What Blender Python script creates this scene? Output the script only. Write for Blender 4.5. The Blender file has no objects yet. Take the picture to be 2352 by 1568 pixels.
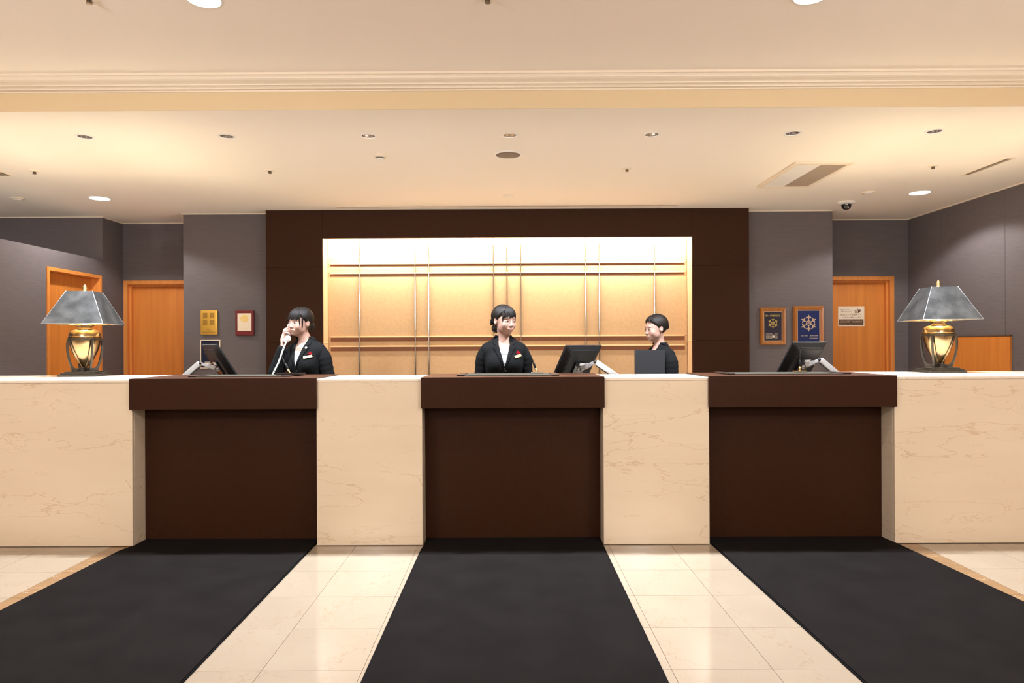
import bpy, bmesh, math, random
import numpy as np
from mathutils import Vector, Matrix, Quaternion

random.seed(7)
rng = np.random.default_rng(11)
SC = bpy.context.scene
COL = SC.collection
PI = math.pi

# ------------------------------------------------------------------ camera
F, W, H = 1568.0, 2352, 1568
EYE = 1.27
TH, AL = 0.0027, 0.0047                      # small yaw and roll of the hand-held camera
PX, PY = 1161.8, 795.0                       # principal point of the shifted lens
c_v = Vector((-math.sin(TH), math.cos(TH), 0))
_r0 = Vector((math.cos(TH), math.sin(TH), 0)); _u0 = Vector((0, 0, 1))
c_r = _r0 * math.cos(AL) - _u0 * math.sin(AL)
c_u = _u0 * math.cos(AL) + _r0 * math.sin(AL)
CAMP = Vector((0, 0, EYE))
cam_d = bpy.data.cameras.new('camera')
cam = bpy.data.objects.new('camera', cam_d)
COL.objects.link(cam)
cam.matrix_world = Matrix(((c_r.x, c_u.x, -c_v.x, 0), (c_r.y, c_u.y, -c_v.y, 0), (c_r.z, c_u.z, -c_v.z, EYE), (0, 0, 0, 1)))
cam_d.sensor_width = 36.0
cam_d.lens = F / W * 36.0
cam_d.shift_x = (W / 2 - PX) / W
cam_d.shift_y = (PY - H / 2) / W
cam_d.clip_start = 0.05
SC.camera = cam


def ray(px, py):
    return c_r * ((px - PX) / F) + c_u * ((PY - py) / F) + c_v


def at_y(px, py, y):
    d = ray(px, py); return CAMP + d * (y / d.y)


def at_z(px, py, z):
    d = ray(px, py); return CAMP + d * ((z - EYE) / d.z)


def at_x(px, py, x):
    d = ray(px, py); return CAMP + d * (x / d.x)


# ------------------------------------------------------------------ world, exposure, lights
EXPOSURE = 0.25
SC.view_settings.view_transform = 'Standard'
SC.view_settings.look = 'None'
SC.view_settings.gamma = 1.0
SC.view_settings.use_curve_mapping = False
SC.view_settings.exposure = EXPOSURE
wd = bpy.data.worlds.new('world'); SC.world = wd; wd.use_nodes = True
wd.node_tree.nodes['Background'].inputs[0].default_value = (1.0, 0.82, 0.62, 1)
wd.node_tree.nodes['Background'].inputs[1].default_value = 0.05
SC.cycles.max_bounces = 10
SC.cycles.diffuse_bounces = 7
SC.cycles.glossy_bounces = 5
SC.cycles.caustics_reflective = False
SC.cycles.caustics_refractive = False
SC.cycles.sample_clamp_indirect = 6.0

WARM = (1.0, 0.965, 0.94)
NEUT = (0.87, 0.97, 1.10)
P_HALL = 5.0          # downlights of the hall ceiling
P_DESK = 275.0          # downlights in the row over the desks
P_CORNER = 74.0        # two lit downlights at the rear corners
P_FILL = 124.0        # added fill lamps out of view, above and behind the camera
P_SHADE = 62.0         # bulbs in the two table lamps
P_NICHE = 96.0         # strip lamp in the niche
Z_REAR = 2.70          # ceiling over the desks
Z_HALL = 2.885         # ceiling of the hall


def spot(name, loc, power, col, angle, blend=0.5, radius=0.04):
    l = bpy.data.lights.new(name, 'SPOT')
    l.energy = power; l.color = col; l.spot_size = math.radians(angle); l.spot_blend = blend
    l.shadow_soft_size = radius
    o = bpy.data.objects.new(name, l); COL.objects.link(o); o.location = loc
    return o


def area(name, loc, power, col, sx, sy, rot=(0, 0, 0), spread=PI):
    l = bpy.data.lights.new(name, 'AREA')
    l.energy = power; l.color = col; l.shape = 'RECTANGLE'; l.size = sx; l.size_y = sy; l.spread = spread
    o = bpy.data.objects.new(name, l); COL.objects.link(o); o.location = loc; o.rotation_euler = rot
    return o


# lamps of the hall ceiling (two of them peep into the frame at its upper edge)
HALL_LAMPS = [(-1.40, 3.16), (1.41, 3.16)] + [(x, y) for y in (3.16,) for x in (-4.2, 4.2)] + \
             [(x, y) for y in (0.9, -1.4, -3.7) for x in (-4.2, -1.4, 1.41, 4.2)]
for hx, hy in HALL_LAMPS:
    spot('hall_light', (hx, hy, Z_HALL - 0.02), P_HALL * (8.0 if hy > 3 else 1.0), WARM, 150, 0.8, 0.06)
# unseen point lamps without fixtures, added to brighten hall and counter
for cx_, cy_ in ((-2.3, 1.0), (2.3, 1.0), (-2.3, -3.2), (2.3, -3.2)):
    l = bpy.data.lights.new('hall_fill_light', 'POINT'); l.energy = P_FILL; l.color = WARM; l.shadow_soft_size = 0.22
    o = bpy.data.objects.new('hall_fill_light', l); COL.objects.link(o); o.location = (cx_, cy_, 2.35)
# unseen point lamp added beyond the left partition to lift the dark corner
l = bpy.data.lights.new('back_room_fill', 'POINT'); l.energy = 26.0; l.color = WARM; l.shadow_soft_size = 0.1
o = bpy.data.objects.new('back_room_fill', l); COL.objects.link(o); o.location = (-5.9, 5.6, 1.7)
# niche strip lamp hidden behind the header
area('niche_light', (0, 7.165, 2.475), P_NICHE, (1.0, 0.90, 0.74), 3.80, 0.03, (math.radians(24), 0, 0))

# ------------------------------------------------------------------ helpers
MATS = {}


def mat(name, col, rough=0.5, metal=0.0, spec=0.5, var=None, bump=None, coat=0.0, emis=None, sheen=0.0, stretch=None):
    m = bpy.data.materials.new(name); m.use_nodes = True
    nt = m.node_tree; N = nt.nodes; L = nt.links
    b = N['Principled BSDF']
    b.inputs['Base Color'].default_value = (*col, 1)
    b.inputs['Roughness'].default_value = rough
    b.inputs['Metallic'].default_value = metal
    b.inputs['Specular IOR Level'].default_value = spec
    b.inputs['Coat Weight'].default_value = coat
    b.inputs['Sheen Weight'].default_value = sheen
    if emis:
        b.inputs['Emission Color'].default_value = (*emis[0], 1)
        b.inputs['Emission Strength'].default_value = emis[1]
    vec = None
    if var or bump:
        g = N.new('ShaderNodeNewGeometry'); mp = N.new('ShaderNodeMapping')
        mp.inputs['Scale'].default_value = stretch or (1, 1, 1)
        L.new(g.outputs['Position'], mp.inputs['Vector']); vec = mp.outputs['Vector']
    if var:                                             # (scale, other colour, detail)
        n = N.new('ShaderNodeTexNoise'); n.inputs['Scale'].default_value = var[0]
        n.inputs['Detail'].default_value = var[2] if len(var) > 2 else 4
        L.new(vec, n.inputs['Vector'])
        r = N.new('ShaderNodeValToRGB')
        r.color_ramp.elements[0].position = 0.35; r.color_ramp.elements[0].color = (*col, 1)
        r.color_ramp.elements[1].position = 0.68; r.color_ramp.elements[1].color = (*var[1], 1)
        L.new(n.outputs['Fac'], r.inputs['Fac']); L.new(r.outputs['Color'], b.inputs['Base Color'])
    if bump:                                            # (scale, strength, distance)
        n2 = N.new('ShaderNodeTexNoise'); n2.inputs['Scale'].default_value = bump[0]; n2.inputs['Detail'].default_value = 3
        L.new(vec, n2.inputs['Vector'])
        bp = N.new('ShaderNodeBump'); bp.inputs['Strength'].default_value = bump[1]; bp.inputs['Distance'].default_value = bump[2]
        L.new(n2.outputs['Fac'], bp.inputs['Height']); L.new(bp.outputs['Normal'], b.inputs['Normal'])
    MATS[name] = m
    return m


def marble(name, base, cloud, vein, rough, stretch, vs=1.3, amount=0.5, per_object=False):
    m = bpy.data.materials.new(name); m.use_nodes = True
    nt = m.node_tree; N = nt.nodes; L = nt.links
    b = N['Principled BSDF']; b.inputs['Roughness'].default_value = rough
    g = N.new('ShaderNodeNewGeometry'); mp = N.new('ShaderNodeMapping'); mp.inputs['Scale'].default_value = stretch
    if per_object:
        oi = N.new('ShaderNodeObjectInfo'); ml = N.new('ShaderNodeMath'); ml.operation = 'MULTIPLY'; ml.inputs[1].default_value = 37.0
        L.new(oi.outputs['Random'], ml.inputs[0])
        va = N.new('ShaderNodeVectorMath'); va.operation = 'ADD'
        L.new(g.outputs['Position'], va.inputs[0]); L.new(ml.outputs[0], va.inputs[1]); L.new(va.outputs[0], mp.inputs['Vector'])
    else:
        L.new(g.outputs['Position'], mp.inputs['Vector'])
    n = N.new('ShaderNodeTexNoise'); n.inputs['Scale'].default_value = 2.2; n.inputs['Detail'].default_value = 5
    L.new(mp.outputs['Vector'], n.inputs['Vector'])
    r = N.new('ShaderNodeValToRGB'); r.color_ramp.elements[0].position = 0.3; r.color_ramp.elements[0].color = (*base, 1)
    r.color_ramp.elements[1].position = 0.72; r.color_ramp.elements[1].color = (*cloud, 1)
    L.new(n.outputs['Fac'], r.inputs['Fac'])
    last = r.outputs['Color']
    for k, (sc, wdt, am) in enumerate(((vs, 0.0036, amount), (vs * 1.9, 0.0028, amount * 0.7))):
        off = N.new('ShaderNodeVectorMath'); off.operation = 'ADD'; off.inputs[1].default_value = (3.1 * k, 7.7 * k, 1.3 + 5 * k)
        L.new(mp.outputs['Vector'], off.inputs[0])
        v = N.new('ShaderNodeTexNoise'); v.inputs['Scale'].default_value = sc; v.inputs['Detail'].default_value = 9
        v.inputs['Roughness'].default_value = 0.52; v.inputs['Distortion'].default_value = 0.15
        L.new(off.outputs[0], v.inputs['Vector'])
        vr = N.new('ShaderNodeValToRGB'); e = vr.color_ramp.elements
        e[0].position = 0.5 - wdt; e[0].color = (0, 0, 0, 1); e[1].position = 0.5; e[1].color = (am, am, am, 1)
        x = vr.color_ramp.elements.new(0.5 + wdt); x.color = (0, 0, 0, 1)
        L.new(v.outputs['Fac'], vr.inputs['Fac'])
        mx = N.new('ShaderNodeMixRGB'); mx.inputs['Color2'].default_value = (*vein, 1)
        L.new(vr.outputs['Color'], mx.inputs['Fac']); L.new(last, mx.inputs['Color1']); last = mx.outputs['Color']
    L.new(last, b.inputs['Base Color'])
    MATS[name] = m
    return m


def wood(name, a, c, rough=0.4, scale=26.0, along='z'):
    m = bpy.data.materials.new(name); m.use_nodes = True
    nt = m.node_tree; N = nt.nodes; L = nt.links
    b = N['Principled BSDF']; b.inputs['Roughness'].default_value = rough
    g = N.new('ShaderNodeNewGeometry'); mp = N.new('ShaderNodeMapping')
    mp.inputs['Scale'].default_value = (1, 1, 0.05) if along == 'z' else (0.05, 1, 1)
    L.new(g.outputs['Position'], mp.inputs['Vector'])
    n = N.new('ShaderNodeTexNoise'); n.inputs['Scale'].default_value = scale; n.inputs['Detail'].default_value = 6
    n.inputs['Distortion'].default_value = 0.3
    L.new(mp.outputs['Vector'], n.inputs['Vector'])
    r = N.new('ShaderNodeValToRGB'); r.color_ramp.elements[0].position = 0.3; r.color_ramp.elements[0].color = (*a, 1)
    r.color_ramp.elements[1].position = 0.7; r.color_ramp.elements[1].color = (*c, 1)
    L.new(n.outputs['Fac'], r.inputs['Fac']); L.new(r.outputs['Color'], b.inputs['Base Color'])
    MATS[name] = m
    return m


def new_obj(name, me, m, parent=None, smooth=False):
    o = bpy.data.objects.new(name, me); COL.objects.link(o)
    for mm in (m if isinstance(m, (list, tuple)) else [m]):
        me.materials.append(mm)
    if parent is not None:
        o.parent = parent
    if smooth:
        for p in me.polygons: p.use_smooth = True
    return o


def obj(name, bm, m, parent=None, smooth=False, angle=None):
    me = bpy.data.meshes.new(name)
    bmesh.ops.recalc_face_normals(bm, faces=bm.faces)
    bm.to_mesh(me); bm.free()
    if angle:
        for p in me.polygons: p.use_smooth = True
        me.set_sharp_from_angle(angle=math.radians(angle))
    return new_obj(name, me, m, parent, smooth)


def empty(name, loc=(0, 0, 0), rotz=0.0):
    o = bpy.data.objects.new(name, None); COL.objects.link(o)
    o.location = loc; o.rotation_euler = (0, 0, rotz); o.empty_display_size = 0.1
    return o


def tag(o, label, cat, group=None):
    o['label'] = label; o['category'] = cat
    if group: o['group'] = group
    return o


def struct(o):
    o['kind'] = 'structure'; return o


def dup(root):
    r = root.copy(); COL.objects.link(r)
    for ch in list(root.children):
        c = ch.copy(); COL.objects.link(c); c.parent = r
        for g in ch.children:
            d = g.copy(); COL.objects.link(d); d.parent = c
    return r


def BM():
    return bmesh.new()


def box(bm, x0, x1, y0, y1, z0, z1, bev=0.0, mtx=None):
    vs = [bm.verts.new(p) for p in ((x0, y0, z0), (x1, y0, z0), (x1, y1, z0), (x0, y1, z0), (x0, y0, z1), (x1, y0, z1), (x1, y1, z1), (x0, y1, z1))]
    fs = [bm.faces.new([vs[i] for i in q]) for q in ((0, 3, 2, 1), (4, 5, 6, 7), (0, 1, 5, 4), (1, 2, 6, 5), (2, 3, 7, 6), (3, 0, 4, 7))]
    if bev > 0:
        es = list({e for f in fs for e in f.edges})
        r = bmesh.ops.bevel(bm, geom=es, offset=bev, segments=2, profile=0.6, affect='EDGES')
        vs = list({v for v in r['verts']} | {v for v in vs if v.is_valid})
    if mtx is not None:
        bmesh.ops.transform(bm, matrix=mtx, verts=[v for v in vs if v.is_valid])
    return bm


def prism(bm, pts, depth_vec):
    """closed polygon (3D points) pushed along depth_vec"""
    d = Vector(depth_vec)
    a = [bm.verts.new(p) for p in pts]; b = [bm.verts.new(Vector(p) + d) for p in pts]
    bm.faces.new(a[::-1]); bm.faces.new(b)
    n = len(pts)
    for i in range(n):
        bm.faces.new((a[i], a[(i + 1) % n], b[(i + 1) % n], b[i]))
    return bm


def lathe(bm, prof, c=(0, 0, 0), seg=40, closed=False):
    cx, cy, cz = c
    rings = []
    for r, z in prof:
        if r < 1e-5:
            rings.append([bm.verts.new((cx, cy, cz + z))])
        else:
            rings.append([bm.verts.new((cx + r * math.cos(2 * PI * k / seg), cy + r * math.sin(2 * PI * k / seg), cz + z)) for k in range(seg)])
    pairs = list(zip(rings, rings[1:])) + ([(rings[-1], rings[0])] if closed else [])
    for A, B in pairs:
        for k in range(seg):
            a0, a1 = A[k % len(A)], A[(k + 1) % len(A)]; b0, b1 = B[k % len(B)], B[(k + 1) % len(B)]
            q = []
            for v in (a0, a1, b1, b0):
                if v not in q: q.append(v)
            if len(q) > 2: bm.faces.new(q)
    return bm


def catmull(pts, n=6):
    P = [Vector(p) for p in pts]; P = [P[0] * 2 - P[1]] + P + [P[-1] * 2 - P[-2]]
    out = []
    for i in range(1, len(P) - 2):
        for k in range(n):
            t = k / n; a, b, c, d = P[i - 1], P[i], P[i + 1], P[i + 2]
            out.append(0.5 * ((2 * b) + (c - a) * t + (2 * a - 5 * b + 4 * c - d) * t * t + (3 * b - a - 3 * c + d) * t ** 3))
    out.append(P[-2]); return out


def tube(bm, pts, radii, seg=12, flat=1.0, up=None, caps=True):
    """tube along pts; flat<1 squashes the section along the second axis"""
    P = [Vector(p) for p in pts]; n = len(P)
    R = [radii] * n if isinstance(radii, (int, float)) else list(radii)
    if len(R) != n:
        R = list(np.interp(np.linspace(0, 1, n), np.linspace(0, 1, len(R)), R))
    T = [(P[min(i + 1, n - 1)] - P[max(i - 1, 0)]).normalized() for i in range(n)]
    u = Vector(up) if up else (Vector((0, 0, 1)) if abs(T[0].z) < 0.9 else Vector((0, 1, 0)))
    rings = []
    for i in range(n):
        u = (u - T[i] * u.dot(T[i])).normalized(); w = T[i].cross(u)
        rings.append([bm.verts.new(P[i] + (u * math.cos(2 * PI * k / seg) + w * (flat * math.sin(2 * PI * k / seg))) * R[i]) for k in range(seg)])
    for A, B in zip(rings, rings[1:]):
        for k in range(seg):
            bm.faces.new((A[k], A[(k + 1) % seg], B[(k + 1) % seg], B[k]))
    if caps:
        for ring, t, s in ((rings[0], T[0], -1), (rings[-1], T[-1], 1)):
            c = sum((v.co for v in ring), Vector()) / seg; rr = (ring[0].co - c).length
            mid = [bm.verts.new(c + (v.co - c) * 0.7 + t * (s * rr * 0.55)) for v in ring]
            tip = bm.verts.new(c + t * (s * rr * 0.8))
            for k in range(seg):
                k2 = (k + 1) % seg
                bm.faces.new((ring[k], ring[k2], mid[k2], mid[k])); bm.faces.new((mid[k], mid[k2], tip))
    return bm


def ellipsoid(bm, c, r, seg=20, rings=12, rot=None):
    M_ = Matrix.Translation(c) @ (rot.to_4x4() if rot is not None else Matrix()) @ Matrix.Diagonal((*r, 1))
    bmesh.ops.create_uvsphere(bm, u_segments=seg, v_segments=rings, radius=1.0, matrix=M_)
    return bm


def grid_mesh(bm, pts, mi=0, wrap=False, offset=0):
    """pts[r][c] -> quads"""
    V = [[bm.verts.new(p) for p in row] for row in pts]
    n = len(V[0])
    for A, B in zip(V, V[1:]):
        for k in range(n if wrap else n - 1):
            f = bm.faces.new((A[k], A[(k + 1) % n], B[(k + 1) % n], B[k])); f.material_index = mi
    return V


def text(name, body, size, m, parent, loc, rot=(PI / 2, 0, 0), align='CENTER', width=None, depth=0.0004):
    cu = bpy.data.curves.new(name, 'FONT'); cu.body = body; cu.size = size; cu.align_x = align; cu.align_y = 'CENTER'
    cu.extrude = depth; cu.resolution_u = 2
    t = bpy.data.objects.new('tmp_text', cu); COL.objects.link(t)
    bpy.context.view_layer.update()
    dg = bpy.context.evaluated_depsgraph_get()
    me = bpy.data.meshes.new_from_object(t.evaluated_get(dg))
    bpy.data.objects.remove(t); bpy.data.curves.remove(cu)
    xs = [v.co.x for v in me.vertices]
    if width and xs:
        w0 = max(xs) - min(xs)
        if w0 > 1e-6:
            s = width / w0
            for v in me.vertices: v.co.x *= s
    o = new_obj(name, me, m, parent)
    o.location = loc; o.rotation_euler = rot
    return o


# ------------------------------------------------------------------ materials
m_marble = marble('marble', (0.70, 0.585, 0.445), (0.655, 0.535, 0.40), (0.45, 0.29, 0.15), 0.16, (0.40, 0.40, 1.9), 1.6, 0.55)
m_marble_top = marble('marble_top', (0.78, 0.68, 0.56), (0.74, 0.64, 0.52), (0.5, 0.34, 0.2), 0.12, (0.8, 0.8, 2.0), 1.3, 0.4)
m_tile = marble('floor_marble', (0.272, 0.215, 0.155), (0.248, 0.192, 0.137), (0.20, 0.12, 0.055), 0.12, (1.3, 0.9, 1.0), 2.4, 0.42, True)
m_tile_brown = marble('brown_marble', (0.21, 0.118, 0.052), (0.16, 0.085, 0.036), (0.5, 0.4, 0.3), 0.12, (1.2, 2.2, 1.0), 2.6, 0.8, True)
m_grout = mat('grout', (0.33, 0.22, 0.13), 0.8)
m_brown = mat('brown_laminate', (0.034, 0.0110, 0.0044), 0.48, spec=0.12, var=(60, (0.028, 0.0090, 0.0037)), bump=(420, 0.06, 0.001))
m_brown_wall = mat('brown_wall_panel', (0.038, 0.0132, 0.0052), 0.55, spec=0.12, var=(40, (0.032, 0.0111, 0.0044)), bump=(300, 0.06, 0.001))
m_wall = mat('grey_wallpaper', (0.146, 0.127, 0.131), 0.8, spec=0.15, var=(55, (0.126, 0.110, 0.114), 6), bump=(140, 0.22, 0.002), stretch=(0.12, 0.12, 2.2))
m_ceil = mat('ceiling_paint', (0.88, 0.82, 0.73), 0.85, bump=(90, 0.03, 0.001))
m_ceil_hall = mat('hall_ceiling_paint', (0.88, 0.80, 0.71), 0.85, bump=(90, 0.03, 0.001))
m_fascia = mat('fascia_paint', (0.66, 0.52, 0.325), 0.8)
m_carpet = mat('beige_carpet', (0.50, 0.42, 0.33), 0.9)
m_trim = mat('cream_trim', (0.80, 0.70, 0.57), 0.5)
m_hallwall = mat('hall_wall_paint', (0.66, 0.52, 0.38), 0.8, bump=(60, 0.05, 0.001))
m_niche = mat('niche_fabric', (0.58, 0.385, 0.22), 0.7, spec=0.2, var=(30, (0.54, 0.355, 0.20)), bump=(260, 0.12, 0.001))
m_rail_shade = mat('brown_rail_shade', (0.235, 0.100, 0.052), 0.6, spec=0.15)  # brown that stands in for the shade under the niche rails
m_rail = mat('niche_rail', (0.80, 0.58, 0.34), 0.4)
m_steel = mat('polished_steel', (0.75, 0.73, 0.70), 0.12, 1.0)
m_chrome = mat('chrome', (0.85, 0.84, 0.82), 0.08, 1.0)
m_alu = mat('silver_paint', (0.36, 0.35, 0.34), 0.4, 0.5)
m_white = mat('white_plastic', (0.80, 0.78, 0.74), 0.4)
m_black = mat('black_plastic', (0.0065, 0.0065, 0.007), 0.42, spec=0.22, var=(80, (0.0085, 0.0085, 0.009)))
m_black2 = mat('black_lens', (0.006, 0.006, 0.007), 0.08, coat=0.5)
m_screen = mat('dark_screen', (0.01, 0.012, 0.02), 0.1)
m_mat = mat('mat_pile', (0.0082, 0.0065, 0.0059), 1.0, spec=0.03, var=(5, (0.0102, 0.0082, 0.0075), 9), bump=(700, 0.5, 0.003), sheen=0.0)
m_mat_edge = mat('mat_rubber_edge', (0.004, 0.0036, 0.0036), 0.9, spec=0.05)
m_door = wood('orange_wood', (0.68, 0.245, 0.046), (0.56, 0.185, 0.032), 0.42, 22)
m_frame = wood('door_frame_wood', (0.72, 0.275, 0.064), (0.60, 0.215, 0.046), 0.4, 30)
m_pframe = wood('picture_frame_wood', (0.42, 0.165, 0.04), (0.30, 0.105, 0.022), 0.3, 40)
m_brass = mat('antique_brass', (0.42, 0.30, 0.165), 0.20, 1.0, var=(14, (0.34, 0.235, 0.115), 6), bump=(18, 0.05, 0.002))
m_brass2 = mat('bright_brass', (0.80, 0.62, 0.32), 0.22, 1.0)
m_sprink = mat('sprinkler_metal', (0.16, 0.12, 0.08), 0.4, 0.7)
m_bronze = mat('dark_bronze', (0.050, 0.043, 0.034), 0.40, 0.7, var=(40, (0.075, 0.064, 0.048)))
m_bead = mat('shade_bead', (0.32, 0.32, 0.33), 0.3, 0.8)
m_shade = mat('aged_metal_shade', (0.060, 0.061, 0.060), 0.40, 0.75, var=(11, (0.125, 0.127, 0.125), 7), bump=(30, 0.10, 0.002))
m_shade_in = mat('shade_lining', (0.62, 0.50, 0.30), 0.35, 0.8, var=(24, (0.30, 0.22, 0.12), 6))
m_gold = mat('gold_plaque', (0.78, 0.47, 0.08), 0.32, 0.55)
m_gold_dark = mat('engraved_gold', (0.30, 0.16, 0.025), 0.5, 0.4)
m_goldprint = mat('gold_print', (0.72, 0.55, 0.16), 0.35, 0.4)
m_goldprint2 = mat('pale_gold_print', (0.74, 0.55, 0.36), 0.35, 0.3)
m_red = mat('red_lacquer', (0.15, 0.009, 0.009), 0.4)
m_paper = mat('cream_paper', (0.84, 0.72, 0.56), 0.6)
m_paper2 = mat('yellow_seal', (0.80, 0.60, 0.22), 0.5)
m_navy = mat('navy_board', (0.006, 0.010, 0.034), 0.15, coat=0.3)
m_blue = mat('blue_board', (0.005, 0.017, 0.095), 0.3)
m_signbrown = mat('sign_brown', (0.10, 0.045, 0.018), 0.5)
m_lamp = mat('lit_lamp', (1, 1, 1), 0.5, emis=((1.0, 0.90, 0.76), 14.0))
m_lamp_dim = mat('recessed_bulb', (1, 1, 1), 0.5, emis=((1.0, 0.95, 0.90), 22.0))
m_reflector = mat('mirror_reflector', (0.80, 0.79, 0.78), 0.09, 1.0)
m_tablebulb = mat('table_lamp_bulb', (1, 1, 1), 0.5, emis=((1.0, 0.85, 0.6), 5.0))
m_grille = mat('speaker_mesh', (0.20, 0.15, 0.11), 0.7, var=(900, (0.10, 0.075, 0.055)))
m_vent = mat('vent_grey', (0.42, 0.33, 0.26), 0.6)
m_ventdark = mat('vent_dark', (0.06, 0.045, 0.032), 0.8)
m_leather = mat('dark_leather', (0.016, 0.0075, 0.005), 0.5, spec=0.2, bump=(240, 0.15, 0.001))
m_leather2 = mat('tan_felt', (0.036, 0.031, 0.022), 0.9, spec=0.12)
m_skin = mat('skin', (0.315, 0.185, 0.140), 0.55, spec=0.22, var=(30, (0.295, 0.170, 0.128)))
m_skin.node_tree.nodes['Principled BSDF'].inputs['Subsurface Weight'].default_value = 0.12
m_skin.node_tree.nodes['Principled BSDF'].inputs['Subsurface Radius'].default_value = (0.010, 0.004, 0.002)
m_lip = mat('lips', (0.24, 0.080, 0.072), 0.35)
m_eyewhite = mat('eye_white', (0.36, 0.34, 0.33), 0.25)
m_iris = mat('iris', (0.018, 0.010, 0.007), 0.12)
m_brow = mat('eyebrow', (0.13, 0.075, 0.052), 0.8)
m_hair = mat('black_hair', (0.0062, 0.0042, 0.0033), 0.52, spec=0.16, var=(8, (0.0105, 0.0068, 0.0048)))
m_suit = mat('black_suit', (0.0042, 0.0042, 0.0043), 0.9, spec=0.08, var=(220, (0.006, 0.006, 0.0062)), bump=(500, 0.10, 0.001))
m_blouse = mat('white_blouse', (0.40, 0.39, 0.38), 0.65)
m_redcloth = mat('red_kerchief', (0.11, 0.002, 0.005), 0.9, spec=0.05)
m_tag = mat('gold_name_tag', (0.33, 0.215, 0.085), 0.4, 0.2)
m_folder = mat('charcoal_folder', (0.012, 0.0115, 0.0118), 0.7, spec=0.2, bump=(300, 0.1, 0.001))
m_lash = mat('eyelash', (0.02, 0.012, 0.009), 0.7)
m_nail = mat('nail', (0.72, 0.42, 0.36), 0.25)


def wobj(name, bm, m, root, smooth=False, angle=None):
    """mesh given in world coordinates, parented to root"""
    bm.transform(root.matrix_basis.inverted())
    return obj(name, bm, m, root, smooth, angle)


# ------------------------------------------------------------------ setting
YC = 4.357            # front plane of the counter
AX = 0.03             # axis of the counter
XL, XR = -4.40, 4.57  # side walls behind the counter
YB = 7.80             # rear walls with the doors
YP = 7.27             # grey piers
YF = 7.12             # brown feature wall
YN = 7.33             # back of the lit niche
Y0 = 4.115            # fascia between hall ceiling and rear ceiling

# floor
b = BM(); box(b, -8, 8, -7.2, 9, -0.12, -0.004)
floor = struct(obj('floor', b, m_grout))
cols = [0.203, 0.607, 1.003, 1.399, 1.795, 2.191, 2.412, 2.572, 2.966, 3.362, 3.758, 4.154]
xs = [AX - c for c in cols[::-1]] + [AX + c for c in cols]
ys = [3.867 + 0.396 * k for k in range(-8, 2)] + [4.52]
tile_me = {}
for i in range(len(xs) - 1):
    for j in range(len(ys) - 1):
        w, d = xs[i + 1] - xs[i], ys[j + 1] - ys[j]
        strip = abs(w - 0.16) < 0.01
        key = (round(w, 3), round(d, 3), strip)
        if key not in tile_me:
            b = BM(); g = 0.0011; box(b, -w / 2 + g, w / 2 - g, -d / 2 + g, d / 2 - g, -0.02, 0.0)
            me = bpy.data.meshes.new('tile'); bmesh.ops.recalc_face_normals(b, faces=b.faces); b.to_mesh(me); b.free()
            me.materials.append(m_tile_brown if strip else m_tile); tile_me[key] = me
        o = bpy.data.objects.new('tile', tile_me[key]); COL.objects.link(o)
        o.location = ((xs[i] + xs[i + 1]) / 2, (ys[j] + ys[j + 1]) / 2, 0); o.parent = floor
b = BM(); box(b, -7.9, 7.9, -7.1, ys[0] - 0.002, -0.02, 0.0)
obj('floor_slab', b, m_tile, floor)
for s in (-1, 1):
    b = BM(); box(b, *sorted((AX + s * 4.156, s * 7.9)), ys[0], 4.52, -0.02, 0.0); obj('floor_slab', b, m_tile, floor)
b = BM(); box(b, -7.9, 7.9, 4.522, 8.4, -0.02, 0.0); obj('floor_slab', b, m_carpet, floor)['label'] = 'beige floor behind the counter'

# hall shell (behind and beside the camera)
b = BM(); box(b, -6.2, -6.0, -7.2, 4.3, 0, 2.885); struct(obj('wall_hall_left', b, m_hallwall))
b = BM(); box(b, 6.0, 6.2, -7.2, 4.3, 0, 2.885); struct(obj('wall_hall_right', b, m_hallwall))
b = BM(); box(b, -6.2, 6.2, -7.2, -7.0, 0, 2.885); struct(obj('wall_hall_front', b, m_hallwall))
b = BM(); box(b, -6.2, -4.42, 4.115, 4.25, 0, 2.885); struct(obj('wall_return_left', b, m_hallwall))
b = BM(); box(b, 4.59, 6.2, 4.115, 4.25, 0, 2.885); struct(obj('wall_return_right', b, m_hallwall))
b = BM(); box(b, -6.2, 6.2, -7.2, Y0, Z_HALL, Z_HALL + 0.12); struct(obj('ceiling_hall', b, m_ceil_hall))

# fascia and crown moulding
b = BM(); box(b, -7.3, 6.2, Y0 - 0.004, Y0 - 0.0005, Z_REAR - 0.0005, Z_HALL + 0.1); struct(obj('trim_1', b, m_fascia))
prof = [(Y0, 2.885), (4.000, 2.885), (4.000, 2.872), (4.012, 2.870), (4.020, 2.862), (4.022, 2.856), (4.036, 2.850), (4.052, 2.846),
        (4.064, 2.841), (4.066, 2.834), (4.078, 2.832), (4.086, 2.826), (4.088, 2.820), (4.104, 2.817), (4.106, 2.810), (Y0, 2.808)]
b = BM(); prism(b, [(-6.0, y, z) for y, z in prof], (12, 0, 0)); struct(obj('trim_2', b, m_trim))

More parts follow.
